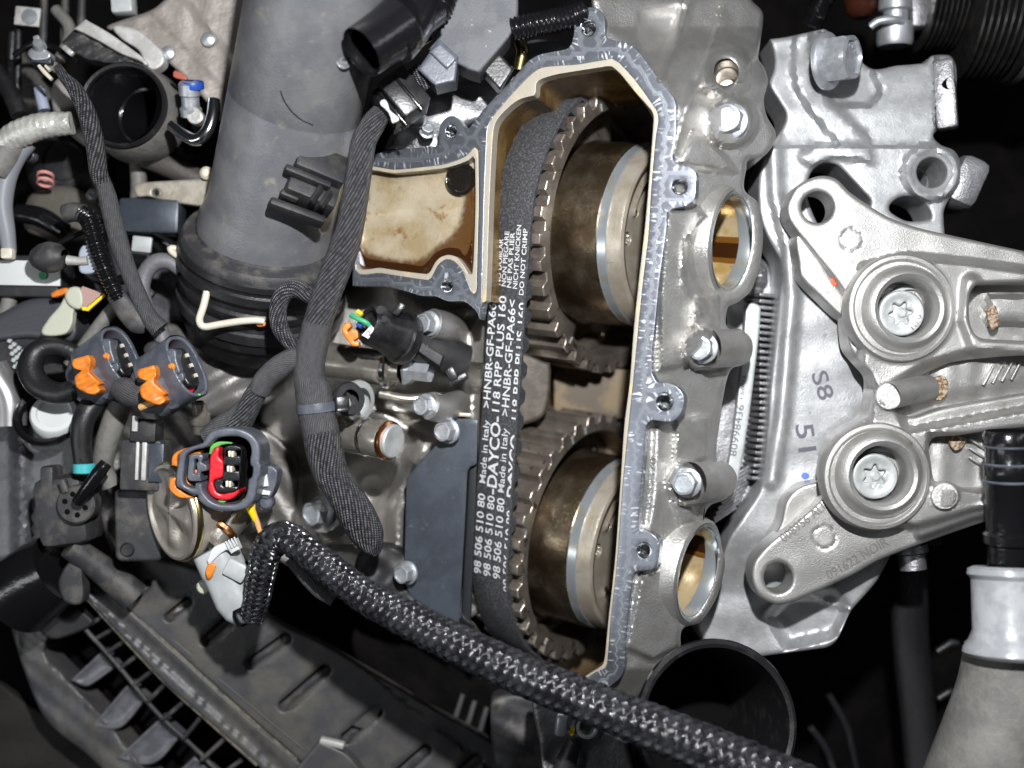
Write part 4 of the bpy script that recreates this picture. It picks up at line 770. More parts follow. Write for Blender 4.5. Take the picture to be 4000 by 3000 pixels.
text('tag_number', '2', ptxt(796, 726, math.radians(38), -118), M['ink'], wt, 0, 9, 10, .0, .7)
tube('green_wire', [(757, 680, -130, 5), (772, 688, -122, 6), (793, 698, -120, 5.5), (800, 706, -130, 5)], M['green_wire'], CP, seg=10)
tube('blue_wire', [(772, 700, -132, 5), (782, 706, -128, 5)], M['blue'], CP, seg=10); tube('yellow_wire', [(772, 672, -136, 5), (782, 680, -132, 5)], M['yellow'], CP, seg=10)
for u, v, r in ((822, 670, 11), (829, 690, 9)): lathe('moulded_stud', (u, v, -120), (-.3, .3, .9), [(r, -16), (r, 0), (r-2, 3), (.1, 3)], M['dusty'], CP, seg=18)
rbox('side_clip', (862, 668, -150), (16, 30, 16), M['black'], CP, (0, 0, -35), 3)
# ================================================================ air intake duct
def duct_z(u, v, dp_=(578, 500, -285), da=nz((.31, .78, .545)), r=133.):
    c = un(*dp_); r = r*sca(dp_[2]); d_ = nz(((u-CU)/D, (CV-v)/D, -1)); o_ = np.array((0, 0, D))-c; a1 = d_-da*(d_@da); b1 = o_-da*(o_@da)
    A_, B_, C_ = a1@a1, 2*a1@b1, b1@b1-r*r; q = max(0, B_*B_-4*A_*C_); return float((o_+d_*(-B_-math.sqrt(q))/(2*A_)+c)[2])
DU = thing('intake_duct', 'big grey plastic air intake duct standing up at upper left', 'air duct', (575, 500, -300))
dax = nz((.31, .78, .545)); dp = (578, 500, -285); cax_ = nz((.20, .80, .56))
lathe('duct_tube', dp, dax, [(146, -30), (148, 10), (140, 40), (136, 60), (133, 300), (132.4, 302), (133, 304), (132, 520), (133, 900)], M['duct'], DU, seg=84)
lathe('dusty_shoulder', dp, cax_, [(180, -34), (180, -22), (174, -12), (150, -6), (144, 8)], M['dusty'], DU, seg=84)
CL = thing('duct_collar', 'black ribbed rubber collar round the foot of the grey intake duct', 'collar', (575, 580, -330))
lathe('rubber_collar', dp, cax_, [(178, -30), (184, -34), (186, -46), (181, -52), (181, -58), (186, -62), (188, -78), (183, -86), (178, -92), (178, -104), (184, -110), (184, -124), (176, -136)], M['rubber_dull'], CL, seg=84)
lathe('throttle_neck', dp, cax_, [(176, -136), (180, -144), (180, -200), (170, -212), (164, -250), (150, -258)], M['rubber_dull'], CL, seg=84)
lathe('neck_band', dp, cax_, [(180, -150), (186, -154), (186, -176), (180, -182)], M['black_matt'], CL, seg=84)
WC = thing('wire_spring_clip', 'cream wire spring clip hooked round the duct collar', 'wire clip', (450, 690, -190))
tube('clip_wire', [(447, 630, -170, 8), (440, 660, -166, 8), (431, 688, -168, 8), (434, 702, -172, 8), (446, 706, -174, 8), (480, 700, -172, 8), (520, 694, -168, 8), (553, 692, -168, 7.5), (570, 694, -172, 7)], M['wire'], WC, seg=14, step=5)
tube('clip_wire', [(390, 556, -260, 7), (376, 548, -262, 7), (367, 538, -264, 7), (376, 536, -270, 7), (392, 545, -280, 7)], M['wire'], WC, seg=12, step=5)
relief('orange_seal', curve([(553, 696), (572, 694), (572, 704), (556, 705)]), -178, M['orange'], WC, depth=10, rnd=2, step=4)
# moulded clip socket on the duct
sk1 = rbox('socket_block', (690, 362, duct_z(690, 380)+6), (112, 70, 60), M['black_matt'], DU, (-28, 22, -20), 8)
rbox('socket_rib', (664, 384, duct_z(690, 380)+42), (104, 16, 22), M['black_matt'], sk1, (-28, 22, -20), 4)
sk2 = rbox('socket_block', (672, 410, duct_z(690, 380)+0), (110, 78, 60), M['black_matt'], DU, (-28, 22, -20), 6)
rbox('socket_rib', (640, 460, duct_z(690, 380)+12), (124, 20, 34), M['black_matt'], sk2, (-28, 22, -18), 6)
rbox('socket_rib', (684, 420, duct_z(690, 380)+44), (44, 8, 16), M['black_matt'], sk2, (-28, 22, 62), 2)
rbox('socket_rib', (704, 430, duct_z(690, 380)+40), (44, 8, 16), M['black_matt'], sk2, (-28, 22, 62), 2)
rbox('socket_rib', (624, 424, duct_z(690, 380)+34), (40, 14, 20), M['black_matt'], sk2, (-28, 22, -20), 3)
lathe('mould_boss', (742, 132, duct_z(742, 132)+1), (.35, .1, .93), [(17, -6), (17, 0), (12, 2), (8, 5), (5, 5), (4.5, -3), (.1, -3)], M['duct'], DU, seg=24)
tube('mould_seam', [(u_, v_, duct_z(u_, v_)-.6, 1.7) for u_, v_ in ((606, 196), (612, 214), (628, 238), (650, 258), (676, 270))], M['black'], DU, seg=6)
# ================================================================ woven harness and its branches
WH = thing('wiring_harness', 'thick woven black wiring harness curving down the middle of the engine', 'wiring harness', (700, 700, -80))
hz = [(824, 244, -60, 22), (806, 268, -56, 26), (786, 306, -56, 27), (775, 375, -60, 28), (765, 440, -66, 29), (750, 515, -74, 31), (728, 577, -84, 32), (704, 640, -94, 32), (685, 702, -100, 31)]
tube('upper_sleeve', hz, M['weave'], WH, seg=36, step=5)
tube('tape_wrap', [(686, 698, -100, 32), (672, 765, -108, 33), (668, 812, -114, 34), (676, 845, -118, 38), (683, 880, -120, 41), (689, 915, -122, 40), (692, 930, -124, 40)], M['tape'], WH, seg=36, step=5, rf=lambda s, a: 1+.025*np.sin(s*.09)*np.sin(2*a+s*.03))
tube('lower_sleeve', [(691, 926, -124, 39), (700, 967, -126, 41), (713, 1017, -130, 38), (733, 1050, -136, 37), (752, 1080, -142, 38), (773, 1117, -150, 40), (794, 1155, -160, 36), (804, 1178, -166, 26), (812, 1196, -172, 12)], M['weave'], WH, seg=40, step=5)
tube('loop_sleeve', [(672, 640, -110, 18), (653, 628, -104, 20), (632, 624, -100, 20), (612, 636, -100, 20), (601, 665, -104, 19), (603, 702, -108, 19), (618, 730, -114, 17), (640, 752, -122, 15)], M['weave'], WH, seg=24, step=5)
tube('branch_tape', [(664, 772, -116, 26), (630, 778, -116, 25), (600, 796, -118, 26), (572, 822, -124, 25), (560, 846, -130, 24)], M['tape'], WH, seg=26, step=5)
tube('branch_sleeve', [(566, 830, -128, 22), (546, 862, -140, 23), (530, 896, -156, 24), (508, 930, -176, 25), (480, 960, -196, 24)], M['weave'], WH, seg=26, step=5)
tube('branch_sleeve', [(560, 850, -150, 14), (520, 890, -170, 22), (470, 930, -190, 26), (452, 945, -200, 24)], M['tape'], WH, seg=24, step=5)
ST = thing('cable_strap', 'dark ribbed cable strap clamped round the taped harness', 'cable strap', (690, 882, -90))
sb_ = lathe('strap_band', (684, 880, -120), nz((.10, -1, -.05)), [(41, -10), (44, -10), (44.5, 0), (44, 10), (41, 10)], M['plug_grey'], ST, seg=48, smooth=50)
rbox('strap_head', (738, 872, -104), (30, 34, 30), M['black'], ST, (0, 20, 6), 5)
rbox('strap_tooth', (740, 886, -88), (26, 8, 10), M['black'], ST, (0, 20, 6), 2)
lathe('strap_mount', (752, 862, -150), nz((.6, .1, .8)), [(20, -20), (34, -8), (38, 4), (34, 12), (20, 12)], M['black_matt'], ST, seg=30)
for k in range(6): rbox('strap_ridge', (648+k*4.2, 886-k*.4, -91+k*2.6), (1.8, 19, 5), M['plug_grey'], sb_, (0, -30, -4), .5)
# ================================================================ glossy plugs above the duct
SB = thing('sensor_plug', 'glossy black sensor plug with pale clip at top of the harness', 'plug', (856, 220, -40))
sr = (0, 14, 40)
rbox('plug_body', (870, 212, -52), (72, 96, 84), M['black'], SB, sr, 6)
rbox('plug_rib', (881, 203, -16), (8, 98, 20), M['rubber'], SB, sr, 3); rbox('plug_rib', (848, 236, -20), (8, 100, 18), M['rubber'], SB, sr, 3)
rbox('plug_collar', (836, 240, -56), (26, 88, 74), M['rubber'], SB, sr, 6)
relief('pale_clip', curve([(820, 222), (830, 214), (838, 224), (842, 238), (852, 246), (862, 254), (862, 260), (848, 266), (844, 256), (838, 242), (828, 232)]), -8, M['plug_light'], SB, depth=8, rnd=1.5, step=4)
BT = thing('rubber_boot', 'glossy black rubber boot with open end at the top centre', 'rubber boot', (850, 60, 40))
lathe('boot_cup', (782, 112, 150), nz((-.62, -.58, .42)), [(46, -12), (52, -2), (56, 2), (57, -6), (58, -40), (62, -90), (66, -118), (52, -140), (44, -220)], M['rubber'], BT, seg=48)
lathe('boot_inside', (782, 112, 150), nz((-.62, -.58, .42)), [(53, 1), (50, -6), (49, -60), (.1, -60)], M['hole'], BT, seg=40)
tube('boot_elbow', [(850, 96, 112, 50), (880, 62, 96, 48), (905, 20, 80, 46), (920, -40, 60, 46)], M['rubber'], BT, seg=30)
tube('boot_corrugation', [(930, 44, 0, 22), (950, 20, -6, 26), (966, -20, -14, 26)], M['rubber'], BT, seg=24, step=2.5, rf=lambda s, a: 1+.08*np.sin(s*.7))
GP = thing('ignition_coil', 'matt grey rectangular ignition coil at the top, scuffed on its face', 'ignition coil', (1010, 80, -60))
gr = (0, 6, -41)
relief('coil_body', curve([(990, -10, 1), (1120, -30, 1), (1112, 60), (1036, 158, 1), (1010, 150), (924, 106, 1)]), -46, mat('grey_coil_plastic', (.060, .063, .072), 0, .6, ((.2, .8),), (.085, .088, .096), (.02, .4, .6), [((.34, .32, .25), .035, .67, .72, .7)]), GP, depth=80, rnd=7, step=8)
relief('coil_clip', curve([(902, 150, 1), (948, 84, 1), (990, 122, 1), (984, 176, 1), (940, 186, 1)]), -30, M['plug_grey'], GP, depth=70, rnd=6, step=7)
relief('coil_window', curve([(927, 112, 1), (950, 92, 1), (988, 126, 1), (966, 150, 1)]), -22, M['plug_grey'], GP, depth=40, rnd=4, step=7)
tube('coil_lead', [(892, 146, -66, 16), (908, 166, -70, 18), (926, 186, -80, 17)], M['weave'], GP, seg=18, step=5)
relief('coil_foot', curve([(1040, 150, 1), (1075, 110, 1), (1110, 150, 1), (1080, 195, 1)]), -90, M['black'], GP, depth=50, rnd=5, step=9)
tube('corrugated_pipe', [(1106, 64, -60, 24), (1140, 55, -56, 25), (1190, 46, -54, 26), (1236, 36, -60, 26), (1262, 26, -66, 26)], M['rubber'], None, seg=24, step=1.8, rf=lambda s, a: 1+.07*np.sin(s*.63), label='black corrugated pipe between the grey coil and the upper threaded lug', cat='pipe')
tube('gold_pipe', [(876, 110, -120, 14), (900, 90, -116, 16), (928, 76, -118, 14)], M['gold'], None, seg=14, label='shiny yellowish metal pipe glimpsed between rubber boot and grey coil', cat='pipe')
tube('bright_pipe', [(1116, 82, -200, 16), (1128, 110, -200, 16), (1122, 150, -210, 15)], M['gold'], None, seg=14, label='bright yellowish pipe stub left of the housing lug at the top', cat='pipe')
relief('rear_casting', curve([(880, 240), (960, 190), (1060, 150), (1140, 90), (1200, 90), (1230, 110), (1150, 150), (1060, 250), (1000, 280), (960, 330), (860, 330), (830, 320)]), -260, M['cast_dark'], None, depth=80, rnd=16, step=14, hf=lambda u, v, d: 22*wob(u, v, 50, 4), label='dull casting in shadow behind the glossy sensor plug', cat='casting')
# ================================================================ fuel pump and its plug
FP = thing('fuel_pump', 'round silver fuel pump can with dented end face', 'fuel pump', (400, 1105, -270))
fax = nz((-.70, -.13, .70))
def dent(r, h, t): return np.full_like(t, r)
t_ = np.arange(72)/72*2*np.pi; c_ = un(374, 1106, -150); k_ = sca(-150); e1_, e2_, _ = basis(fax); V = []; radii = [106, 104, 98, 94, 84, 72, 58, 44, 30, 16, 2]
for r in radii:
    base = {106: 0, 104: 7, 98: 8, 94: 3}.get(r, 0); dz = base if r > 90 else 10*ss(90-r, 0, 25)-14*(np.abs(np.sin(2*t_+.5))**1.5)*ss(r, 8, 40)*ss(84-r, -4, 20)
    V.append(c_+k_*(r*(np.cos(t_)[:, None]*e1_+np.sin(t_)[:, None]*e2_)+np.broadcast_to(dz, t_.shape)[:, None]*fax))
n = 72; mk('end_face', np.concatenate(V), [(i*n+j, i*n+(j+1) % n, (i+1)*n+(j+1) % n, (i+1)*n+j) for i in range(len(radii)-1) for j in range(n)], M['pump'], FP, smooth=60)
lathe('can_wall', (374, 1106, -150), fax, [(70, -210), (84, -190), (90, -60), (92, -36), (106, -30), (109, -20), (109, -4), (106, 2)], M['pump'], FP, seg=72)
lathe('amber_rim', (374, 1106, -150), fax, [(109, -12), (110.5, -9), (110.5, -3), (108, 1), (106, 2)], M['gold'], FP, seg=72)
lathe('outlet', (470, 1152, -165), nz((-.45, -.72, .52)), [(46, -60), (40, -40), (40, -14), (34, -8), (32, 20), (34, 26), (30, 34), (.1, 36)], M['steel'], FP, seg=36)
lathe('outlet_ring', (470, 1152, -165), nz((-.45, -.72, .52)), [(41, -16), (45, -12), (45, -4), (40, 0)], M['copper'], FP, seg=36)
GC = thing('grey_plug', 'light grey plug with white clip and orange lock on the fuel pump', 'plug', (490, 1240, -150))
gax = nz((.42, -.86, .10))
lathe('plug_body', (500, 1268, -150), gax, [(30, -90), (46, -86), (46, -40), (44, -36), (44, 30), (36, 60), (26, 74), (20, 80), (.1, 80)], M['plug_light'], GC, seg=28, rmod=lambda r, h, t: r*(1-.08*np.cos(4*t)))
wcl = relief('white_clip', curve([(447, 1210, 1), (462, 1182), (500, 1168), (508, 1164, 1), (518, 1186, 1), (500, 1196, 1), (490, 1188), (470, 1202), (452, 1220)]), -104, M['white'], GC, depth=24, rnd=3, step=6)
for k in range(4): rbox('clip_rib', (492+k*6, 1178-k*3, -100), (2.4, 20, 6), M['white'], wcl, (0, 0, 25), .6)
relief('orange_lock', curve([(446, 1226), (454, 1216), (466, 1222), (460, 1240), (452, 1252), (444, 1240)]), -104, M['orange'], GC, depth=20, rnd=3, step=5)
rbox('plug_ridge', (510, 1232, -104), (50, 40, 16), M['plug_light'], GC, (0, 0, -28), 6)
lathe('pale_knob', (440, 1268, -180), (0, 0, 1), [(16, -20), (16, 0), (12, 5), (.1, 6)], M['cream_plastic'], GC, seg=20)
lathe('clear_end', (536, 1338, -120), nz((.42, -.86, .10)), [(24, -30), (28, -20), (28, 4), (20, 10), (.1, 10)], M['rubber'], GC, seg=24)
# ================================================================ open plug with red seal, the one facing the camera
RC = thing('open_plug', 'open grey plug with red seal and three terminals facing the camera', 'plug', (485, 1020, -60))
uz = lambda u, v: -56-.22*(v-1020)*0-.12*(u-480)
X = lambda x, y: (500+x/2212*165.9*1, 0)
cv2 = lambda pts: [(138.25+p[0]*.075+0, 442.4*2-442.4+p[1]*.075+442.4*0, *p[2:]) for p in pts]
q_ = lambda pts: [((500+p[0]*600/2212)*.553, (1600+p[1]*600/2212)*.553, *p[2:]) for p in pts]   # from the close look at the plug
shell_o = curve(q_([(1110, 430), (1180, 330), (1300, 275), (1460, 258), (1620, 275), (1780, 350), (1880, 470), (1905, 600), (1900, 760), (1925, 800), (1910, 960), (1880, 1000), (1850, 1200), (1800, 1330), (1700, 1420), (1540, 1460), (1300, 1455), (1130, 1400), (1030, 1310), (1000, 1230), (960, 1240, 1), (700, 1110, 1), (690, 1000), (730, 680), (760, 610), (840, 560), (1080, 480, 1)]))
cav = curve(q_([(1200, 480), (1290, 410), (1450, 385), (1620, 395), (1740, 470), (1780, 600), (1760, 720), (1770, 800), (1800, 830), (1790, 960), (1740, 1010), (1720, 1180), (1660, 1300), (1540, 1360), (1340, 1360), (1190, 1300), (1090, 1180), (1070, 1080), (1060, 1060), (980, 1060), (960, 1130), (880, 1110), (810, 1060), (800, 960), (830, 720), (860, 640), (960, 580), (1080, 560), (1150, 530)]))
relief('plug_shell', shell_o, uz, M['plug_grey'], RC, [cav], depth=95, rnd=6, step=6)
relief('plug_back', shell_o, lambda u, v: uz(u, v)-86, M['hole'], RC, depth=8, rnd=1, step=14)
relief('latch_block', curve(q_([(880, 680), (930, 640), (1070, 640, 1), (1085, 700), (1060, 760), (1130, 800), (1130, 880), (1050, 900), (1050, 1030, 1), (900, 1030), (855, 980)])), lambda u, v: uz(u, v)-10, M['plug_grey'], RC, [curve(q_([(960, 720), (1000, 710), (1020, 740), (990, 780), (1000, 900), (950, 920), (960, 800)]))], depth=60, rnd=3, step=5)
relief('orange_inlay', curve(q_([(800, 960), (830, 720), (860, 630), (1040, 590), (1050, 640), (880, 680), (850, 980), (940, 1140), (860, 1100)])), lambda u, v: uz(u, v)-26, M['orange'], RC, depth=40, rnd=3, step=5)
relief('orange_inlay', curve(q_([(940, 900), (1000, 860), (1010, 960), (950, 940)])), lambda u, v: uz(u, v)-22, M['orange'], RC, depth=20, rnd=2, step=4)
seal_o = curve(q_([(1310, 530), (1220, 600), (1180, 700), (1165, 1000), (1150, 1140), (1200, 1240), (1320, 1300), (1460, 1300), (1560, 1240), (1605, 1160), (1500, 1170), (1380, 1210), (1290, 1190), (1250, 1120), (1240, 1020), (1370, 960), (1375, 740), (1310, 680)]))
relief('red_seal', seal_o, lambda u, v: uz(u, v)-22, M['red'], RC, depth=60, rnd=5, step=5)
tb_ = relief('terminal_block', curve(q_([(1390, 560), (1440, 520), (1560, 515), (1640, 560), (1640, 640), (1600, 1120), (1540, 1180), (1400, 1200), (1290, 1180), (1250, 1080), (1260, 1010), (1360, 980), (1380, 700)])), lambda u, v: uz(u, v)-16, M['black'], RC, [curve(q_([(1410, 590, 1), (1630, 590, 1), (1625, 670, 1), (1405, 670, 1)])), curve(q_([(1390, 805, 1), (1610, 805, 1), (1605, 885, 1), (1385, 885, 1)])), curve(q_([(1368, 1030, 1), (1590, 1030, 1), (1585, 1105, 1), (1365, 1105, 1)]))], depth=50, rnd=3, step=5)
relief('terminal_back', curve(q_([(1360, 560), (1650, 560), (1610, 1130), (1350, 1130)])), lambda u, v: uz(u, v)-52, M['hole'], RC, depth=4, rnd=0, step=14)
for x, y in ((1505, 635), (1485, 850), (1467, 1065)):
    (a, b), = q_([(x, y)])
    for s in (-1, 1): rbox('terminal', (a+s*3.2, b+s*.4, float(uz(a, b))-24), (4.8, 13.5, 30), M['wire'], tb_, (0, 0, 4), 1.6)
relief('orange_clip', curve(q_([(630, 800, 1), (635, 690), (700, 610), (850, 550), (800, 600), (720, 660), (710, 815, 1)])), lambda u, v: uz(u, v)-14, M['orange'], RC, depth=40, rnd=3, step=5)
relief('orange_clip', curve(q_([(610, 985, 1), (690, 980, 1), (690, 1100), (840, 1220), (970, 1270, 1), (850, 1280), (720, 1260), (620, 1180), (590, 1110)])), lambda u, v: uz(u, v)-14, M['orange'], RC, depth=40, rnd=3, step=5)
relief('green_ring', curve(q_([(1170, 640), (1200, 510), (1310, 460), (1500, 480), (1380, 500), (1240, 560), (1200, 640)])), lambda u, v: uz(u, v)-30, M['green'], RC, depth=30, rnd=2, step=5)
relief('green_ring', curve(q_([(1270, 1320), (1340, 1305), (1420, 1320), (1380, 1340), (1300, 1340)])), lambda u, v: uz(u, v)-30, M['green'], RC, depth=30, rnd=2, step=5)
tube('yellow_wire', [(529, 1078, -110, 7), (540, 1098, -116, 8), (552, 1122, -128, 7)], M['yellow'], RC, seg=12)
tube('tan_wire', [(548, 1080, -120, 5), (546, 1100, -122, 6), (556, 1130, -128, 6), (562, 1150, -130, 5)], M['tan_wire'], RC, seg=12)
NP = thing('neighbour_plug', 'small dark clip block with white insert behind the red sealed plug', 'plug', (580, 1030, -150))
relief('clip_body', curve([(556, 1000, 1), (590, 1008, 1), (600, 1020), (594, 1052), (580, 1078), (560, 1070), (556, 1040)]), -140, M['plug_grey'], NP, depth=50, rnd=4, step=6)
relief('white_insert', curve([(566, 1026, 1), (576, 1022, 1), (580, 1050, 1), (564, 1052, 1)]), -132, M['white'], NP, depth=8, rnd=1, step=5)
relief('white_insert', curve([(560, 1056, 1), (584, 1062, 1), (582, 1070, 1), (560, 1068, 1)]), -132, M['white'], NP, depth=8, rnd=1, step=5)
lathe('round_end', (574, 1086, -150), (0, 0, 1), [(15, -30), (15, 0), (11, 5), (.1, 6)], M['plug_grey'], NP, seg=20)
# ================================================================ two orange-locked plugs at the left
q3 = lambda pts: [((200+p[0]*700/2212)*.553, (1250+p[1]*700/2212)*.553, *p[2:]) for p in pts]
def open_plug(dx, dy, z, label, sc=1.0):
    T = thing('injector_plug', label, 'plug', (300+dx, 800+dy, z), 'orange locked plugs lying at the left')
    cx, cy = 405+dx, 800+dy; A = nz((.80, .42, .44))
    fr, ax = frame((cx, cy-10, z+10), A, (-.42, .86, -.1)); t = np.arange(48)/48*2*np.pi
    sup_ = lambda a, b, p=2.6: np.c_[a*np.sign(np.cos(t))*np.abs(np.cos(t))**(2/p), b*np.sign(np.sin(t))*np.abs(np.sin(t))**(2/p)]
    relief('plug_shell', sup_(44*sc, 72*sc), 0, M['plug_grey'], T, [sup_(37*sc, 64*sc)], depth=110, rnd=3, step=6, fr=fr, nrm=ax)
    relief('plug_back', sup_(42*sc, 70*sc), -60, M['hole'], T, depth=40, rnd=1, step=16, fr=fr, nrm=ax)
    relief('terminal_block', sup_(21*sc, 47*sc, 4)+[3*sc, 0], -4, M['black'], T, depth=60, rnd=6, step=6, fr=fr, nrm=ax)
    relief('red_seal', sup_(28*sc, 53*sc, 3)+[2*sc, 0], -24, M['red'], T, depth=40, rnd=4, step=8, fr=fr, nrm=ax)
    for k in (-1, 0, 1):
        V = fr(np.array([2, 9, 9, 2, 2, 9, 9, 2])*sc+8*sc, np.array([-4, -4, 4, 4, -4, -4, 4, 4.])*sc+k*24*sc, np.array([-4, -4, -4, -4, 1, 1, 1, 1.]))
        mk('terminal', V, [(4, 5, 6, 7), (0, 1, 5, 4), (1, 2, 6, 5), (2, 3, 7, 6), (3, 0, 4, 7)], M['wire'], T, smooth=0)
    # body running back from the mouth
    fb = lambda x, y, h: fr(x, y, h)
    rows = []; hs = [0, -60, -64, -120, -150]; scs = [(46, 74), (46, 72), (40, 66), (38, 60), (30, 46)]
    V = np.concatenate([fr(p[:, 0], p[:, 1], np.full(48, h)) for (a, b), h in zip(scs, hs) for p in (sup_(a*sc, b*sc),)])
    mk('plug_body', V, [(i*48+j, i*48+(j+1) % 48, (i+1)*48+(j+1) % 48, (i+1)*48+j) for i in range(4) for j in range(48)], M['plug_grey'], T, smooth=30)
    mv = lambda pts: [(p[0]+dx, p[1]+dy, *p[2:]) for p in pts]
    sh = lambda pts: curve(mv(q3(pts)))
    relief('latch_bridge', sh([(1400, 410), (1460, 360), (1540, 370), (1560, 500), (1600, 660), (1500, 640), (1410, 560)]), z+44, M['plug_grey'], T, depth=60, rnd=6, step=6)
    relief('orange_pin', sh([(1440, 560), (1490, 530), (1530, 570), (1520, 620), (1450, 590)]), z+52, M['orange'], T, depth=12, rnd=3, step=4)
    relief('orange_lock', sh([(1060, 640), (1080, 610), (1260, 560), (1290, 600), (1300, 690), (1280, 720), (1285, 780), (1420, 910), (1380, 940), (1410, 990), (1350, 1050), (1220, 1020), (1120, 960), (1095, 880), (1100, 820), (1160, 770), (1180, 750), (1080, 720)]), z+64, M['orange'], T, depth=46, rnd=5, step=5, hf=lambda u, v, d: 6*wob(u, v, 14, 6))
    relief('side_rib', sh([(1300, 740), (1600, 640), (1640, 740), (1460, 890), (1400, 880)]), z+38, M['plug_grey'], T, depth=40, rnd=4, step=7)
    relief('green_seal', sh([(1710, 930), (1770, 905), (1850, 920), (1800, 945), (1740, 945)]), z+22, M['green'], T, depth=10, rnd=2, step=4)
    lathe('wire_collar', (cx-86*sc*1.0+50, cy+64, z+10), nz((-.2, -.5, .84)), [(22, -30), (24, -10), (22, 4), (18, 8), (.1, 8)], M['plug_grey'], T, seg=20)
    return T
open_plug(0, 0, -110, 'larger orange locked plug, right one of the pair beside the duct collar')
open_plug(-141, -22, -190, 'orange locked plug lying beside the thick black hose loop', .96)
tube('taped_lead', [(330, 838, -110, 20), (308, 850, -120, 28), (282, 848, -130, 30), (262, 840, -150, 26)], M['tape'], None, seg=22, label='short grey taped lead below the larger orange locked plug', cat='cable')
tube('tan_wire_stub', [(304, 880, -92, 8), (318, 874, -86, 8), (336, 868, -84, 7.5)], M['tan_wire'], None, seg=12, label='stubby tan wire sticking out under the larger orange lock', cat='wire')
# ================================================================ blocks and pipes under the plugs
KP = thing('dark_plug_block', 'dusty dark plug block with two pale stripes above the square cover', 'plug', (315, 985, -230))
rbox('block_body', (318, 1002, -230), (86, 108, 90), M['dusty'], KP, (0, 0, -2), 6)
rbox('block_top', (318, 930, -200), (56, 48, 60), M['black_matt'], KP, (0, 0, -3), 5)
rbox('pale_stripe', (312, 994, -178), (10, 88, 8), M['alu_pale'], KP, (0, 0, -2), 2); rbox('pale_stripe', (297, 994, -178), (7, 86, 8), M['alu_pale'], KP, (0, 0, -2), 2)
rbox('pale_stripe', (292, 915, -164), (12, 34, 8), M['alu_pale'], KP, (0, 0, -2), 2); rbox('block_window', (338, 1000, -176), (32, 84, 8), M['plate_black'], KP, (0, 0, -2), 3)
SC = thing('square_cover', 'square dusty black cover with rounded corners left of the fuel pump', 'cover', (296, 1130, -220))
relief('cover_face', curve([(248, 1066), (262, 1056), (330, 1060), (346, 1078), (350, 1140), (352, 1200), (340, 1212), (262, 1212), (250, 1200)]), -240, M['dusty'], SC, depth=90, rnd=7, step=9, hf=lambda u, v, d: 3*wob(u, v, 40, 2))
lathe('cover_dimple', (274, 1188, -237), (0, 0, 1), [(16, -2), (14, 1), (12, -2), (.1, -3)], M['black_matt'], SC, seg=24)
PV = thing('round_valve_cap', 'dusty grey round cap with six holes and glossy hose below the teal clip', 'valve', (162, 1090, -230))
cdk = lathe('cap_disc', (162, 1090, -216), (0, 0, 1), [(42, -40), (42, -4), (38, 0), (.1, 0)], M['dusty'], PV, seg=40)
for k in range(6): a = k*math.pi/3+.3; lathe('cap_hole', (162+23*math.cos(a), 1090+23*math.sin(a), -215), (0, 0, 1), [(6, 0), (5, 1), (.1, 1)], M['hole'], cdk, seg=14)
rbox('cap_ear', (140, 1050, -218), (14, 30, 20), M['dusty'], PV, (0, 0, 20), 3)
rbox('valve_body', (150, 1100, -300), (110, 150, 110), M['dusty'], PV, (0, 0, 8), 22)
rbox('valve_side', (112, 1040, -270), (30, 70, 60), M['dusty'], PV, (0, 0, 0), 8)
tube('glossy_pin_hose', [(168, 1084, -196, 13), (192, 1052, -180, 15), (214, 1020, -172, 15), (230, 1000, -176, 13)], M['rubber'], PV, seg=18)
EP = thing('elbow_pipe', 'black elbow pipe bending down to a teal clip at the left', 'pipe', (180, 930, -240))
tube('elbow_tube', [(214, 860, -250, 24), (196, 880, -230, 25), (180, 910, -220, 24), (176, 950, -220, 22), (180, 1000, -226, 20)], M['rubber_dull'], EP, seg=24)
lathe('teal_clip', (182, 1012, -226), (0, 1, 0), [(20, -11), (23, -9), (23, 9), (20, 11)], M['teal'], EP, seg=30)
tube('side_pipe', [(262, 870, -250, 24), (246, 910, -250, 25), (230, 960, -260, 24), (222, 1010, -270, 22), (240, 1050, -280, 20)], M['hose_dusty'], EP, seg=22)
HL = thing('thick_hose_loop', 'thick black hose loop at the left edge of the orange plugs', 'hose', (110, 810, -250))
tube('hose_tube', [(170, 838, -230, 22), (130, 850, -232, 24), (88, 836, -240, 26), (66, 800, -250, 27), (76, 764, -262, 24), (110, 748, -270, 20), (150, 756, -276, 18), (180, 780, -280, 16)], M['rubber_dull'], HL, seg=26)
WPC = thing('white_filler_cap', 'white plastic cap sitting in a black ring below the hose loop', 'cap', (110, 900, -290))
lathe('black_ring', (98, 900, -300), nz((.2, .35, .9)), [(52, -30), (64, -16), (66, 0), (60, 8), (52, 4), (48, -10)], M['rubber'], WPC, seg=44)
lathe('white_cap', (118, 896, -300), nz((.2, .5, .84)), [(50, -30), (50, 4), (46, 10), (36, 11), (34, 4), (.1, 2)], M['white'], WPC, seg=44)
relief('grey_tank', curve([(-40, 900), (60, 906), (160, 930), (168, 1040), (100, 1180), (-40, 1190)]), -390, mat('grey_tank_plastic', (.10, .102, .108), .1, .4, ((.05, 1.5),), (.07, .07, .076), (.01, .4, .6)), None, depth=60, rnd=14, step=14, hf=lambda u, v, d: 20*ridge(u, v, [(44, 900), (48, 1180)], 14, 8)-20*ss(40-u, 0, 20), label='smooth grey tank wall at the left edge below the white cap', cat='tank')
tube('grey_post', [(-20, 800, -330, 40), (16, 860, -330, 36), (20, 920, -330, 36)], mat('grey_post_metal', (.36, .35, .35), .7, .3), None, seg=28, label='short pale metallic post at the left edge beside the hose loop', cat='post')
tube('vacuum_canister', [(40, 1290, -360, 88), (90, 1250, -340, 84), (130, 1226, -330, 78)], M['rubber'], None, seg=40, label='shiny black canister above the ribbed airbox at the left edge', cat='canister')
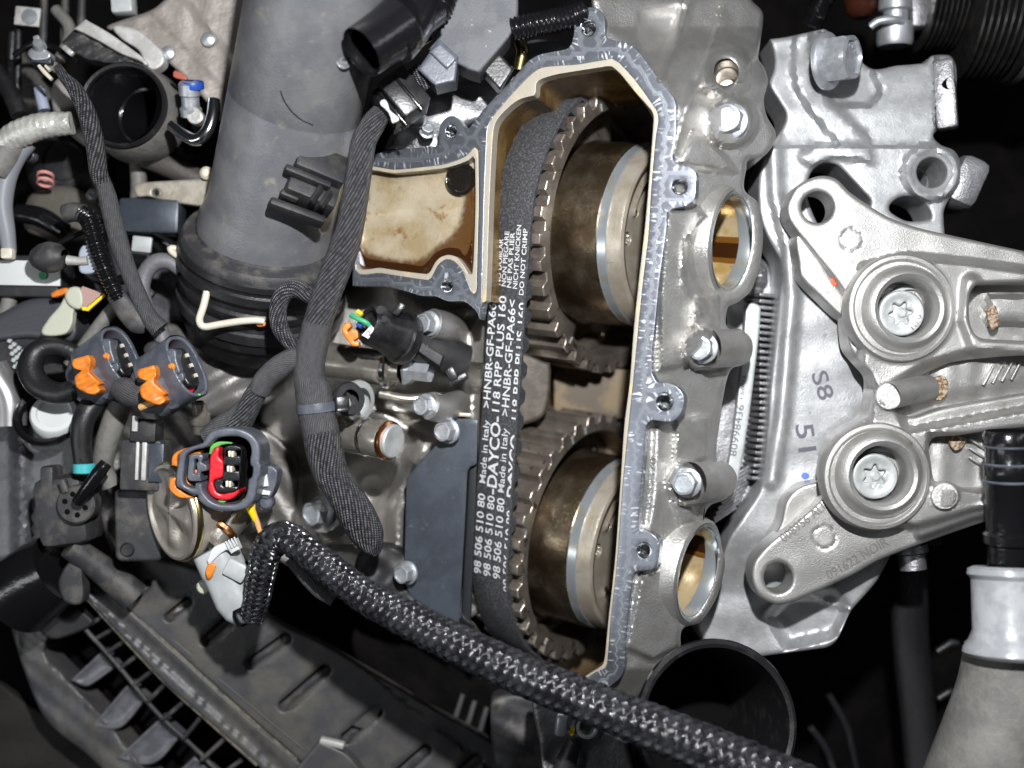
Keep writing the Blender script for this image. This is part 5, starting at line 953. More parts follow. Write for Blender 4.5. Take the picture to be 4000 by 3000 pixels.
relief('canister_bracket', curve([(138, 1228, 1), (160, 1204), (176, 1220), (178, 1300), (140, 1300), (126, 1262)]), -280, M['dusty'], None, depth=40, rnd=6, step=9, label='dull grey tab between the black canister and the airbox rail', cat='bracket')
tube('black_support_rib', [(150, 1180, -280, 26), (220, 1230, -320, 30), (290, 1290, -350, 34)], M['dusty'], None, seg=18, label='dark dusty arm running from the round valve to the airbox', cat='arm')
# ================================================================ air filter box, lower left
AB = thing('air_filter_box', 'dusty black air filter box with ribbed lid and open grid', 'air filter box', (450, 1480, -470))
M_ = M['box_plastic']
lz = lambda u, v: -430-.10*(u-500)
def capsule(p, q, r):
    p, q = np.array(p, float), np.array(q, float); t = math.atan2(*(q-p)[::-1]); c = lambda o, a0: [o+r*np.array((math.cos(t+a0+s), math.sin(t+a0+s))) for s in np.linspace(-math.pi/2, math.pi/2, 9)]
    return np.array(c(q, 0)+c(p, math.pi))
slots_ = [capsule(*s) for s in (((318, 1262), (296, 1284), 9), ((404, 1300), (366, 1332), 11), ((500, 1332), (444, 1384), 12), ((616, 1380), (540, 1434), 13), ((702, 1448), (614, 1524), 13), ((814, 1538), (748, 1594), 13), ((920, 1620), (856, 1676), 13), ((1030, 1640), (960, 1700), 13))]
lid_ = relief('lid', curve([(205, 1256, 1), (250, 1190), (330, 1206), (470, 1250), (590, 1340), (700, 1395), (830, 1470), (930, 1530), (1040, 1590), (1110, 1650), (1130, 1740, 1), (760, 1740, 1), (553, 1560, 1), (380, 1405, 1)]), lz, M_, AB, slots_, depth=36, rnd=6, step=9, hf=lambda u, v, d: 12*ss((v-1330)-(u-553)*.80+70, -5, 5)+2*wob(u, v, 50, 2))
for s in slots_: relief('slot_floor', s, lambda u, v: lz(u, v)-30, M_, lid_, depth=2, rnd=0, step=14, hf=lambda u, v, d: 12*ss(d, 2, 12))
for (p_, q_2, r_) in (((318, 1262), (296, 1284), 9), ((404, 1300), (366, 1332), 11), ((500, 1332), (444, 1384), 12), ((616, 1380), (540, 1434), 13), ((702, 1448), (614, 1524), 13), ((814, 1538), (748, 1594), 13)):
    a_ = np.array(p_, float)+np.array((9, 15.)); b_ = np.array(q_2, float)+np.array((9, 15.)); zz_ = float(lz(a_[0], a_[1]))-2
    tube('lid_rib', [(*a_, zz_-8, r_*.5), (*(a_+(b_-a_)*.12), zz_+1, r_*.75), (*(b_+(a_-b_)*.1), zz_+1, r_*.8), (*b_, zz_-8, r_*.6)], M_, lid_, seg=12)
M['edge_dust'] = mat('dusty_tan_edge', (.16, .145, .11), 0, .8, ((.1, 1),), (.07, .065, .055), (.05, .4, .6))
relief('rail', curve([(178, 1282, 1), (215, 1258, 1), (553, 1566, 1), (640, 1640, 1), (720, 1720, 1), (640, 1760, 1), (553, 1648, 1), (360, 1480, 1)]), lambda u, v: -415-.10*(u-500), M_, AB, depth=70, rnd=6, step=9, hf=lambda u, v, d: -10*ridge(u, v, [(200, 1282), (553, 1608), (680, 1740)], 12, 4))
tube('rail_edge', [(218, 1259, -396, 2.6), (330, 1362, -404, 3), (450, 1472, -414, 3), (556, 1567, -424, 3), (640, 1640, -432, 3)], M['edge_dust'], AB, seg=8)
tube('rail_edge', [(182, 1285, -398, 4), (270, 1382, -404, 4.5), (360, 1476, -412, 4.5), (460, 1566, -420, 4.5), (556, 1652, -428, 5)], M['edge_dust'], AB, seg=8)
tube('rail_edge', [(236, 1268, -398, 2), (330, 1346, -404, 2.2), (450, 1446, -414, 2.2), (560, 1540, -424, 2.2), (660, 1622, -434, 2)], M_, AB, seg=8)
tube('long_bar', [(180, 1354, -440, 5), (262, 1446, -446, 5), (340, 1540, -452, 5), (425, 1620, -460, 5), (520, 1720, -470, 5)], M['dusty'], AB, seg=8)
for (a, b), (c, d) in zip(((225, 1329), (249, 1356), (272, 1382), (301, 1412), (334, 1445), (359, 1475), (401, 1512), (434, 1549), (484, 1597), (521, 1642)), ((178, 1360), (203, 1382), (228, 1412), (259, 1444), (289, 1479), (319, 1516), (354, 1553), (396, 1596), (436, 1641), (470, 1680))):
    tube('cross_bar', [(a, b, -430, 5.5), (c, d, -446, 5)], M['dusty'], AB, seg=8)
for (a, b, c, d, e, f, g, h) in ((218, 1408, 250, 1442, 190, 1482, 152, 1470), (276, 1478, 315, 1512, 260, 1572, 196, 1570), (345, 1552, 390, 1592, 330, 1650, 250, 1640), (420, 1634, 470, 1680, 420, 1720, 330, 1720)):
    relief('web_fin', curve([(a, b, 1), (c, d, 1), (e, f), (g, h, 1)]), -476, M['plug_dark'], AB, depth=50, rnd=6, step=9, hf=lambda u, v, d: -8*ss(d, 2, 14))
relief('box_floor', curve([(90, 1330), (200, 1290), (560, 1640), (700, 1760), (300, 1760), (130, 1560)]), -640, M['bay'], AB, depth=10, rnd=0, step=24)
relief('box_side', curve([(20, 1330), (90, 1300), (110, 1370), (95, 1410), (160, 1480), (250, 1580), (340, 1700), (300, 1740), (200, 1640), (90, 1540)]), -480, M_, AB, depth=80, rnd=10, step=11, hf=lambda u, v, d: 10*wob(u, v, 40, 3))
relief('box_lip', curve([(60, 1290), (140, 1300), (200, 1340), (178, 1362), (110, 1380), (70, 1340)]), -420, M['black_matt'], AB, depth=30, rnd=6, step=10)
relief('rear_step', curve([(640, 1660, 1), (690, 1600, 1), (760, 1640), (790, 1720), (640, 1740)]), -400, M_, AB, depth=50, rnd=6, step=9)
rbox('lid_clip', (718, 1604, -410), (54, 14, 20), M['alu_pale'], AB, (0, 0, -14), 4)
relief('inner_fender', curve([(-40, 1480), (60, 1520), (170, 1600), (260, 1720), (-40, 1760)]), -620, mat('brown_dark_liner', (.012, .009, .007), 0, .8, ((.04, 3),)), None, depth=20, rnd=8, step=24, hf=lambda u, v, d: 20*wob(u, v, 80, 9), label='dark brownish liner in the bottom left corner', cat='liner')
relief('hose_shade_sheet', curve([(820, 1280), (900, 1300), (1010, 1360), (1110, 1480), (1180, 1560), (1200, 1740), (900, 1740), (900, 1600), (760, 1400)]), -620, M['bay'], None, depth=40, rnd=10, step=24, hf=lambda u, v, d: 14*wob(u, v, 60, 3), label='black sheet painted as the deep shade under the braided hose', cat='shield')  # near-black sheet stands in for the shade below the hose
# ================================================================ bracket below the braided hose
LB = thing('lower_lug_bracket', 'grey cast lug with hole and yellow dab under the braided hose', 'bracket', (1240, 1590, -120))
relief('lug_body', curve([(1150, 1500), (1200, 1505), (1260, 1530), (1310, 1560), (1352, 1600), (1358, 1720), (1200, 1720), (1165, 1600)]), -130, M['cast_dark'], LB, [ell(1268, 1572, 17, 19)], depth=80, rnd=10, step=9, hf=lambda u, v, d: 14*boss(u, v, 1268, 1572, 32, 5)-16*boss(u, v, 1215, 1640, 40, 20))
lathe('lug_bush', (1268, 1572, -112), (0, 0, 1), [(24, 2), (19, 3), (16, 0), (15, -60)], M['zinc_pale'], LB, seg=26)
rbox('lug_post', (1212, 1566, -96), (24, 44, 30), M['zinc'], LB, (0, 0, -8), 6)
relief('paint_dab', curve([(1230, 1582), (1236, 1570), (1242, 1574), (1236, 1590)]), -110, M['yellow'], LB, depth=6, rnd=1, step=4)
tube('black_neck', [(1240, 1600, -104, 18), (1226, 1640, -100, 22), (1200, 1720, -100, 30)], M['rubber_dull'], LB, seg=20)
# ================================================================ big braided hose in front, strand by strand
BH = thing('braided_hose', 'glossy black braided hose crossing the lower half in front of everything', 'hose', (1000, 1400, 60))
hp = [(546, 1334, -96, 24), (556, 1290, -70, 27), (565, 1240, -46, 29), (577, 1190, -26, 32), (608, 1160, -6, 33), (655, 1183, 10, 33), (720, 1236, 24, 33), (800, 1295, 40, 35), (950, 1372, 66, 40), (1106, 1447, 92, 43), (1300, 1527, 122, 45), (1500, 1607, 150, 49), (1660, 1674, 172, 52), (1800, 1735, 190, 54)]
tube('hose_core', [(a, b, c, d-3.5) for a, b, c, d in hp], M['black'], BH, seg=30, step=10)
P, R, T_, N1, N2, S_ = path3(hp, 2.6)
NC = 14; VV = []; FF = []; UVs = []; nb = 0
ang0 = np.cumsum(np.r_[0, np.diff(S_)/(R[1:]*1.12)])
for sgn in (1, -1):
    for k in range(NC):
        a = sgn*ang0+2*math.pi*k/NC+.05*np.sin(S_/rng.uniform(50, 120)+rng.uniform(0, 6.3))+rng.normal(0, .02); 
        lift = sgn*2.6*np.cos(sgn*ang0*NC/2+math.pi*k+math.pi/4)
        jit = rng.normal(0, .5); base = R-.5+lift+jit+.7*np.sin(S_/rng.uniform(40, 90)+rng.uniform(0, 6.3))
        tx = []
        for fil in range(4):
            w0 = (fil-1.5)*.094
            for e, hh in ((-.046, -1.6), (-.020, .5), (.020, .5), (.046, -1.6)):
                aa = a+w0+e; tx.append(P+(base+hh)[:, None]*(np.cos(aa)[:, None]*N1+np.sin(aa)[:, None]*N2))
        A_ = np.stack(tx, 1); n, m = A_.shape[:2]; VV.append(A_.reshape(-1, 3))
        i = np.arange(n-1)[:, None]*m; 
        for fil in range(4):
            for q in range(3): b0 = fil*4+q; FF += [(nb+r*m+b0, nb+r*m+b0+1, nb+(r+1)*m+b0+1, nb+(r+1)*m+b0) for r in range(n-1)]
        nb += n*m
VV = np.concatenate(VV)
mk('braid', VV, FF, M['strand'], BH, smooth=180, kind='stuff')
tube('woven_underlap', [(626, 1206, -40, 13), (660, 1246, -40, 15), (690, 1276, -40, 16), (720, 1298, -40, 12)], M['tape'], None, seg=16, label='grey woven tape tail showing under the bend of the braided hose', cat='tape')
tube('hanging_clip', [(930, 1338, -20, 5), (945, 1352, -16, 6), (962, 1356, -16, 6), (978, 1342, -20, 5)], M['cream_pale'], None, seg=10, label='small pale wire loop peeping below the middle of the braided hose', cat='clip')
relief('black_bracket_arm', curve([(780, 1190), (840, 1180), (880, 1210), (872, 1260), (900, 1300), (830, 1300), (770, 1250)]), -300, M['black_matt'], None, depth=60, rnd=10, step=9, hf=lambda u, v, d: 14*wob(u, v, 30, 5), label='black bracket arm below the tip of the woven harness', cat='bracket')
# ================================================================ top left: shield, open hose, fittings
HS = thing('heat_shield', 'dusty grey heat shield sheet at the top left with two rivets', 'heat shield', (430, 110, -330))
hsz = lambda u, v: -330-.1*(u-400)
relief('shield_sheet', curve([(232, 62), (262, 44), (330, 20), (400, -30), (600, -40), (620, 100), (480, 260), (456, 232), (420, 190), (380, 150), (350, 122), (300, 80)]), hsz, M['shield'], HS, depth=30, rnd=8, step=10, hf=lambda u, v, d: 9*ss((u-415)*.78-(v-20)*.62, -4, 4)-7*ss((u-390)*.72-(v-95)*.7, -4, 4)+3*wob(u, v, 60, 3))
relief('shield_flange', curve([(246, 56), (300, 66), (350, 110), (352, 140), (320, 150), (300, 110), (262, 84)]), -300, M['alu_pale'], HS, depth=30, rnd=6, step=8)
for u, v in ((450, 85), (362, 115)): lathe('rivet', (u, v, float(hsz(u, v))+2), (0, 0, 1), [(17, -2), (15, 4), (8, 8), (.1, 9)], M['zinc'], HS, seg=20)
rbox('grey_tray', (268, 10, -340), (46, 46, 40), M['plug_light'], None, (0, 0, 4), 6, label='pale grey tray corner at the top edge beside the heat shield', cat='tray')
FR = thing('pale_frame', 'pale grey frame bar with dark ribbed side above the open hose', 'frame bar', (230, 90, -280))
relief('bar_face', curve([(160, 62, 1), (185, 42, 1), (240, 74), (304, 120, 1), (318, 140), (300, 130), (262, 116), (220, 92), (190, 76)]), -280, M['alu_pale'], FR, depth=20, rnd=4, step=8)
relief('bar_side', curve([(133, 92, 1), (160, 64, 1), (230, 100), (290, 130), (240, 136), (190, 128), (150, 108)]), -300, M['dusty'], FR, depth=40, rnd=5, step=8, hf=lambda u, v, d: 5*np.sin((v+u*.5)/5))
rbox('bar_end', (148, 110, -286), (26, 12, 14), M['sleeve_pale'], FR, (0, 0, -40), 3)
OH = thing('open_turbo_hose', 'open mouth of a glossy black intake hose at the upper left', 'hose', (262, 225, -280))
oax = nz((-.06, .03, 1))
lathe('hose_lip', (264, 226, -276), oax, [(88, -60), (95, -12), (96, -4), (92, 2), (86, 0), (84, -8)], M['rubber_dull'], OH, seg=60, rmod=lambda r, h, t: r*(1+.02*np.cos(2*t)))
lathe('hose_bore', (262, 227, -276), nz((-.28, .06, 1)), [(86, -2), (80, -16), (78, -40), (66, -60), (64, -80), (60, -84), (60, -240), (.1, -242)], M['rubber'], OH, seg=60)
lathe('hose_flare', (264, 226, -276), oax, [(96, -8), (104, -30), (108, -90), (100, -120)], M['hose_dusty'], OH, seg=60)
PF = thing('silver_hose_end', 'bright silver pipe end with hooked pipe beside the grey duct', 'pipe fitting', (420, 240, -250))
tube('hooked_pipe', [(462, 216, -230, 13), (460, 250, -222, 14), (448, 284, -218, 14), (424, 302, -222, 14), (396, 290, -232, 13), (370, 270, -244, 12)], M['chrome'], PF, seg=20)
lathe('fitting_barrel', (410, 205, -240), nz((.05, .9, .4)), [(22, -46), (24, -30), (19, -24), (19, -4), (23, 0), (23, 22), (18, 28), (10, 30)], M['zinc'], PF, seg=28)
lathe('blue_band', (416, 190, -236), nz((.05, .9, .4)), [(23.6, -2), (24.6, 0), (24.6, 12), (23.6, 14)], M['blue'], PF, seg=28)
relief('fitting_foot', curve([(398, 232), (424, 232), (440, 252), (428, 268), (408, 262)]), -234, M['sleeve_pale'], PF, depth=20, rnd=5, step=6)
relief('red_tag', curve([(378, 152), (400, 162), (404, 172), (384, 170), (374, 164)]), -250, mat('red_brown_tag', (.33, .08, .05), 0, .6), PF, depth=8, rnd=2, step=5)
# cables of the upper left
UC = thing('woven_side_cable', 'thin woven cable running past the open hose mouth', 'cable', (200, 350, -190))
tube('cable_sleeve', [(124, 144, -190, 9), (140, 168, -188, 12), (160, 190, -186, 16), (182, 230, -184, 19), (196, 272, -182, 20), (206, 316, -182, 20), (213, 372, -184, 19), (224, 400, -186, 18)], M['weave'], UC, seg=22, step=5)
tube('cable_tape', [(222, 392, -186, 17), (232, 424, -188, 19), (242, 466, -190, 20), (258, 526, -194, 20), (276, 580, -200, 18), (300, 640, -206, 18), (322, 686, -210, 19), (346, 712, -214, 22)], M['tape'], UC, seg=22, step=5)
SW = thing('small_clip_socket', 'small silver socket with loose pins near the top left corner', 'socket', (85, 110, -210))
relief('socket_body', curve([(60, 112), (84, 100), (110, 116), (104, 128), (72, 130)]), -205, M['zinc'], SW, depth=24, rnd=5, step=6)
lathe('socket_knob', (84, 96, -200), (0, .3, 1), [(13, -12), (14, 0), (10, 8), (.1, 9)], M['zinc'], SW, seg=20)
rbox('socket_pin', (80, 84, -206), (14, 14, 10), M['zinc'], SW, (0, 0, 20), 3)
tube('loose_pin', [(84, 142, -206, 4), (96, 156, -204, 5), (112, 172, -204, 4)], M['wire'], SW, seg=10); tube('loose_pin', [(98, 142, -206, 3), (108, 152, -204, 4)], M['wire'], SW, seg=10)
rbox('socket_shade', (92, 132, -220), (44, 14, 20), M['plate_black'], SW, (0, 0, -6), 4)  # dark block put in as the shade below the socket
rbox('corner_sticker', (60, 36, -400), (54, 40, 6), M['alu_pale'], None, (0, 0, -6), 1.5, label='pale square sticker in the top left corner', cat='sticker')
lathe('sticker_knob', (64, 36, -396), (0, 0, 1), [(17, 0), (16, 4), (8, 5), (.1, 5)], M['zinc'], None, seg=24, label='round pale button on the corner sticker', cat='button')
GL = thing('grille_bars', 'dark upright grille bars in the top left corner', 'grille', (120, 60, -460))
for u, v0, v1 in ((96, -20, 110), (142, -20, 90), (178, -20, 80), (40, 60, 260), (28, 70, 130)): tube('grille_bar', [(u, v0, -450, 8), (u-2, (v0+v1)/2, -450, 9), (u-4, v1, -450, 8)], M['dusty'] if u > 60 else M['rubber_dull'], GL, seg=8)
FS = thing('foil_sleeved_pipe', 'pale foil sleeved pipe bending round at the far left', 'pipe', (80, 280, -230))
tube('foil_sleeve', [(10, 308, -236, 26), (40, 290, -230, 29), (90, 272, -228, 28), (156, 266, -232, 24)], M['sleeve_pale'], FS, seg=26, step=4, rf=lambda s, a: 1+.03*np.sin(s*.4+2*a))
tube('side_bend', [(60, 306, -262, 20), (34, 336, -260, 22), (14, 380, -258, 22), (4, 440, -262, 22), (14, 500, -270, 18), (20, 546, -276, 15)], mat('pale_grey_bend', (.20, .205, .225), 0, .42), FS, seg=24)
tube('side_bend', [(-16, 372, -240, 34), (6, 336, -244, 34), (28, 306, -248, 30)], M['hose_dusty'], FS, seg=24)
rbox('end_nut', (18, 548, -266), (26, 24, 24), M['wire'], FS, (0, 0, 0), 5)
for k, v in enumerate((380, 394)): lathe('pink_ring', (98, v, -330), nz((.05, -1, .4)), [(15, -3.5), (18, -3), (18, 3), (15, 3.5)], M['pink'], None, seg=24, label=('upper' if k == 0 else 'lower')+' faded pink ring in the dark gap at the left', cat='ring')
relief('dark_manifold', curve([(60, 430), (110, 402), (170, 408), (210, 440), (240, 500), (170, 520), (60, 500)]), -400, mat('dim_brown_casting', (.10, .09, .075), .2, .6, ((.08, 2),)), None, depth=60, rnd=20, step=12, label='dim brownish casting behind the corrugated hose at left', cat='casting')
relief('grey_back_hose', curve([(112, 190), (130, 170), (170, 200), (196, 280), (220, 330), (190, 320), (150, 290), (116, 240)]), -330, mat('dull_grey_pipe', (.27, .25, .235), .1, .5), None, depth=50, rnd=16, step=10, label='dull grey pipe wall left of the open hose mouth', cat='pipe')
tube('blue_tube', [(84, 190, -340, 11), (90, 215, -338, 12), (96, 238, -338, 12)], mat('pale_blue_plastic', (.28, .31, .40), 0, .4), None, seg=16, label='short pale bluish tube above the foil sleeved pipe', cat='tube')
CB = thing('cream_lever_plate', 'cream metal lever plate with a bright hole left of the duct collar', 'lever plate', (350, 415, -320))
relief('lever', curve([(290, 402), (310, 394), (440, 386), (450, 376), (470, 380), (470, 440), (390, 440), (320, 424), (296, 424)]), -320, mat('dull_cream_metal', (.36, .335, .28), .2, .45, ((.1, 1),), (.28, .25, .2), (.03, .4, .6)), CB, [ell(338, 417, 9, 9)], depth=24, rnd=6, step=7)
lathe('lever_stud', (340, 417, -326), (0, 0, 1), [(9, -10), (9, 0), (6, 4), (.1, 4)], M['chrome'], CB, seg=16)
lathe('lever_knob', (446, 374, -306), (0, 0, 1), [(14, -10), (14, 2), (8, 8), (.1, 9)], M['wire'], CB, seg=18)
CHS = thing('corrugated_hose', 'glossy black corrugated hose with grey cuff, left of the duct', 'hose', (210, 560, -200))
tube('hose_cuff', [(142, 462, -216, 20), (160, 458, -212, 21), (182, 462, -210, 20)], M['dusty'], CHS, seg=20)
tube('ribbed_hose', [(176, 460, -210, 19), (194, 476, -206, 20), (206, 520, -202, 19), (218, 560, -200, 18), (234, 600, -200, 17), (250, 632, -202, 16), (258, 646, -204, 15)], M['rubber'], CHS, seg=20, step=1.6, rf=lambda s, a: 1+.10*np.sin(s*.75))
tube('flat_tape', [(248, 634, -204, 20), (272, 668, -206, 24), (298, 696, -208, 26), (316, 704, -210, 18)], M['hose_dusty'] if False else M['dusty'], CHS, seg=20, flat=.5)
AH = thing('arched_grey_hose', 'grey arched hose left of the duct collar', 'hose', (340, 610, -280))
tube('arch_tube', [(392, 584, -284, 15), (366, 566, -280, 17), (338, 566, -276, 18), (314, 590, -274, 17), (308, 630, -274, 16), (322, 676, -276, 16), (346, 714, -280, 17), (352, 740, -284, 19)], mat('arched_hose_rubber', (.13, .13, .14), 0, .5, ((.1, 1.5),)), AH, seg=22)
SE = thing('bulb_sensor', 'dark bulb shaped sensor with pale blue fitting above the label', 'sensor', (110, 556, -220))
lathe('bulb', (108, 556, -215), nz((1, .05, .3)), [(.1, -40), (22, -36), (32, -16), (34, 4), (28, 24), (16, 34), (14, 40)], M['dusty'], SE, seg=34)
lathe('bulb_ring', (124, 558, -200), nz((.6, .1, .8)), [(9, 0), (8, 6), (4, 9), (.1, 9)], M['gold'], SE, seg=18)
tube('fitting', [(146, 562, -212, 11), (172, 564, -212, 9), (190, 562, -212, 10)], M['alu_pale'], SE, seg=16)
relief('pale_cross', curve([(170, 548), (180, 530), (196, 534), (204, 556), (208, 584), (190, 592), (172, 586)]), -216, mat('pale_blue_grey_plastic', (.33, .36, .42), 0, .42), SE, depth=20, rnd=5, step=6)
LBL = thing('module_label', 'white module label with a round green dot at the left edge', 'label', (64, 590, -300))
rbox('label_face', (64, 590, -296), (134, 54, 6), M['white'], LBL, (0, 0, -1), 1.5)
lathe('green_dot', (93, 595, -290), (0, 0, 1), [(9.5, 0), (9, 1.2), (.1, 1.2)], M['green_wire'], LBL, seg=24)
rbox('module_body', (64, 600, -350), (160, 90, 80), M['black_matt'], LBL, (0, 0, -1), 8)
rbox('small_white_label', (307, 528, -330), (42, 34, 10), M['plug_light'], None, (0, 0, -6), 3, label='small pale grey label block below the cream lever plate', cat='label')
rbox('relay_block', (330, 470, -350), (130, 74, 60), M['plate_black'], None, (0, 0, -2), 8, label='glossy blue black block under the cream lever plate', cat='relay')
PN = thing('dark_side_module', 'dark rounded module with a chequered vent at the left edge', 'module', (60, 690, -320))
relief('module_face', curve([(-40, 700), (10, 672), (60, 648), (110, 644), (150, 668), (168, 710), (150, 740), (60, 730), (-40, 740)]), -310, M['plug_grey'] if False else mat('module_plastic', (.045, .047, .055), 0, .42, ((.1, 1),)), PN, depth=80, rnd=12, step=10)
relief('module_side', curve([(-40, 724), (20, 726), (150, 736), (150, 800), (40, 810), (-40, 800)]), -330, M['black_matt'], PN, depth=60, rnd=6, step=12)
for i in range(5):
    for j in range(5-i): rbox('vent_pad', (21+j*10+i*3, 736+i*14+j*8, -322), (9, 9, 8), M['plug_light'], PN, (0, 0, -30), 2)
HC = thing('cream_hand_clip', 'cream plastic clip with orange tip above the dark side module', 'clip', (130, 670, -260))
relief('clip_blade', curve([(92, 722), (104, 690), (128, 662), (140, 640), (152, 626), (170, 630), (176, 650), (160, 672), (156, 700), (140, 722)]), -262, M['cream_plastic'], HC, depth=18, rnd=5, step=7)
relief('clip_body', curve([(140, 640), (150, 622), (172, 622), (180, 650), (172, 668), (150, 660)]), -250, M['cream_plastic'], HC, depth=24, rnd=6, step=6)
relief('orange_tip', curve([(110, 634), (124, 626), (146, 622), (142, 634), (120, 642), (112, 642)]), -252, M['orange'], HC, depth=14, rnd=4, step=5)
relief('warning_sticker', curve([(172, 630, 1), (178, 618, 1), (222, 634, 1), (186, 664, 1), (174, 660, 1)]), -256, mat('pinkish_sticker', (.38, .24, .21), 0, .5), HC, depth=6, rnd=1, step=7)
relief('sticker_edge', curve([(176, 662, 1), (188, 664, 1), (224, 634, 1), (226, 640, 1), (190, 672, 1), (178, 670, 1)]), -255, M['yellow'], HC, depth=5, rnd=1, step=6)
tube('grey_strut', [(258, 650, -300, 14), (226, 690, -300, 15), (188, 740, -300, 15), (150, 790, -300, 14)], M['hose_dusty'], None, seg=16, label='grey strut slanting behind the two orange locked plugs', cat='strut')
relief('left_metal_block', curve([(360, 700), (430, 730), (540, 760), (560, 860), (480, 900), (400, 880), (340, 760)]), -360, mat('dim_head_metal', (.20, .19, .18), .6, .4, ((.06, 2),)), None, depth=60, rnd=14, step=11, hf=lambda u, v, d: 16*wob(u, v, 40, 6), label='dim metal casting between the duct collar and the harness branch', cat='casting')  # bumpy block in one even dark grey metal
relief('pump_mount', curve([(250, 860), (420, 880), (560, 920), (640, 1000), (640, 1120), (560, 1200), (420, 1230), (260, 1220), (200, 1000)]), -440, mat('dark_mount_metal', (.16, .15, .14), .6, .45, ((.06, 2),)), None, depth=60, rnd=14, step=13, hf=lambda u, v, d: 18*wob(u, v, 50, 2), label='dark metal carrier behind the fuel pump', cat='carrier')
for u, v, r, lb in ((330, 756, 20, 'dark grey round sensor end between the orange locked plugs'), (382, 750, 18, 'dull tan round stud just right of the grey sensor end')):
    lathe('sensor_end', (u, v, -250), (.1, .2, 1), [(r, -30), (r+2, -6), (r-2, 2), (r*.5, 6), (.1, 6)], M['dusty'] if r == 20 else M['hose_dusty'], None, seg=24, label=lb, cat='sensor')
lathe('spark_sensor', (432, 896, -260), nz((0, 1, .3)), [(18, -40), (18, -20), (22, -18), (22, 0), (16, 4), (16, 26), (10, 30)], M['steel'], None, seg=24, label='shiny metal sensor tip right below the larger orange locked plug', cat='sensor')

# ---- further dim parts filling the upper left of the bay
lathe('dark_dome', (140, 352, -470), nz((.1, .1, 1)), [(92, -60), (88, -20), (70, 4), (44, 14), (40, 8), (.1, 10)], M['rubber_dull'], None, seg=44, label='round black dome in the dark gap under the foil sleeved pipe', cat='dome')
tube('dim_cross_pipe', [(250, 318, -420, 20), (310, 336, -420, 24), (370, 360, -420, 26), (440, 396, -430, 24)], mat('dim_brown_pipe', (.055, .047, .042), 0, .6, ((.08, 2),)), None, seg=20, label='dim brownish pipe slanting below the open hose mouth', cat='pipe')
tube('dim_upright_pipe', [(296, 350, -460, 16), (300, 400, -460, 17), (296, 450, -470, 16)], M['hose_dusty'], None, seg=16, label='dim upright grey pipe behind the cream lever plate', cat='pipe')
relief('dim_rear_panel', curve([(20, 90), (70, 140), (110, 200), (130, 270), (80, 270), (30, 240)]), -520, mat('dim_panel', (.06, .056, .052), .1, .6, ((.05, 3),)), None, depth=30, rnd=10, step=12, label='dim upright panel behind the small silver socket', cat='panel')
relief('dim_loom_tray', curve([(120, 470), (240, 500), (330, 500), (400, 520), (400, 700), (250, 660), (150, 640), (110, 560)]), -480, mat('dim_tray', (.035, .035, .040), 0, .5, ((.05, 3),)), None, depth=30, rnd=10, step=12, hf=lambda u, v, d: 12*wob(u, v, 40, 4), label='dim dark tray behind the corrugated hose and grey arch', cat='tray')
tube('thin_black_lead', [(120, 530, -300, 6), (180, 500, -310, 6), (250, 470, -320, 6), (330, 500, -330, 6), (380, 530, -330, 6)], M['rubber'], None, seg=10, label='thin black lead crossing behind the taped side cable', cat='cable')
tube('thin_black_lead', [(30, 120, -330, 6), (70, 96, -330, 6), (120, 104, -320, 6), (170, 134, -310, 6)], M['rubber'], None, seg=10, label='thin black lead looping past the small silver socket', cat='cable')

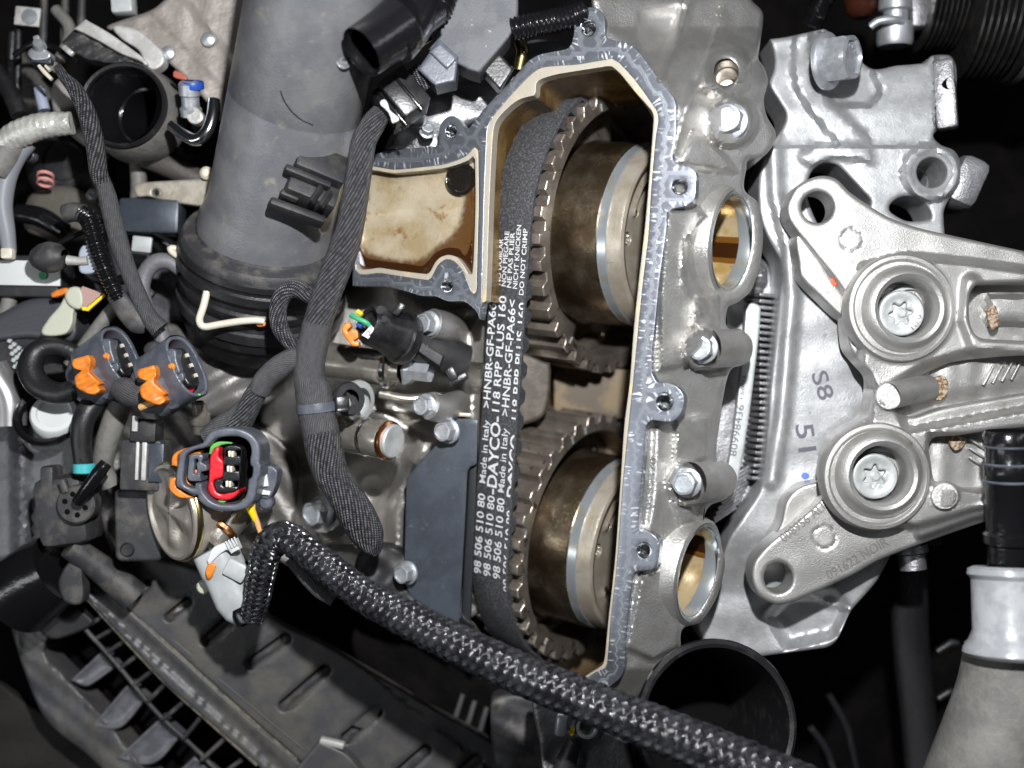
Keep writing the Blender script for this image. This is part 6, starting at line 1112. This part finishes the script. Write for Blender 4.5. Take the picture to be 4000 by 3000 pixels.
relief('lid_step', curve([(700, 1500, 1), (760, 1470, 1), (830, 1520, 1), (800, 1580, 1), (740, 1560, 1)]), lambda u, v: lz(u, v)+2, M_, lid_, depth=14, rnd=3, step=9)
SPS = thing('splash_shield', 'ribbed black shield fading into the deep gap under the braided hose', 'shield', (1000, 1580, -560))
for k in range(6): tube('shield_rib', [(1000+k*26, 1500+k*14, -560, 6), (980+k*26, 1560+k*16, -556, 7), (950+k*28, 1620+k*18, -560, 6)], M['box_plastic'], SPS, seg=8)
relief('dim_gear_case', curve([(1060, 1520), (1120, 1500), (1170, 1530), (1180, 1720), (1080, 1720)]), -420, M['dusty'], None, depth=60, rnd=16, step=10, hf=lambda u, v, d: 10*wob(u, v, 24, 4), label='dusty dark casing at the bottom just left of the grey lug', cat='casing')

# ---- denser clutter in the dark gaps of the upper left
for k, (p, m, lb, ct) in enumerate((
    ([(-10, 150, -420, 18), (22, 200, -410, 19), (44, 250, -400, 19)], 'rubber_dull', 'dull black hose dropping behind the foil sleeved pipe', 'hose'),
    ([(120, 20, -430, 12), (150, 60, -420, 13), (140, 110, -410, 13), (110, 150, -410, 12)], 'hose_dusty', 'dusty bent pipe behind the small silver socket', 'pipe'),
    ([(300, 470, -420, 16), (340, 520, -410, 18), (400, 540, -420, 18)], 'rubber_dull', 'black pipe tucked under the glossy blue black block', 'pipe'),
    ([(190, 590, -330, 10), (230, 610, -330, 11), (280, 604, -335, 11), (330, 640, -340, 10)], 'dusty', 'dusty lead behind the grey arched hose', 'cable'),
    ([(40, 460, -380, 20), (90, 470, -370, 22), (140, 500, -370, 20)], 'rubber', 'glossy black hose stub above the bulb sensor', 'hose'),
    ([(220, 740, -330, 14), (270, 730, -330, 15), (330, 716, -330, 14)], 'rubber_dull', 'black pipe passing behind the orange locked plugs', 'pipe'),
    ([(-10, 560, -330, 14), (20, 640, -340, 16), (10, 680, -340, 16)], 'hose_dusty', 'dusty pipe at the left edge beside the white module label', 'pipe'))):
    tube('dim_hose' if ct != 'cable' else 'dim_lead', p, M[m], None, seg=16, label=lb, cat=ct)
for u, v, r, z, lb in ((200, 420, 15, -330, 'dull bolt head in the gap right of the dim brownish casting'), (268, 470, 12, -330, 'small dull bolt head left of the glossy blue black block'), (60, 330, 16, -340, 'dull round plug end under the foil sleeved pipe')):
    lathe('dim_bolt_head', (u, v, z), (.1, .2, 1), [(r, -20), (r+2, -4), (r-1, 2), (r*.5, 4), (.1, 3)], M['cast_dark'], None, seg=6 if r < 16 else 20, smooth=20, label=lb, cat='bolt' if r < 16 else 'plug')
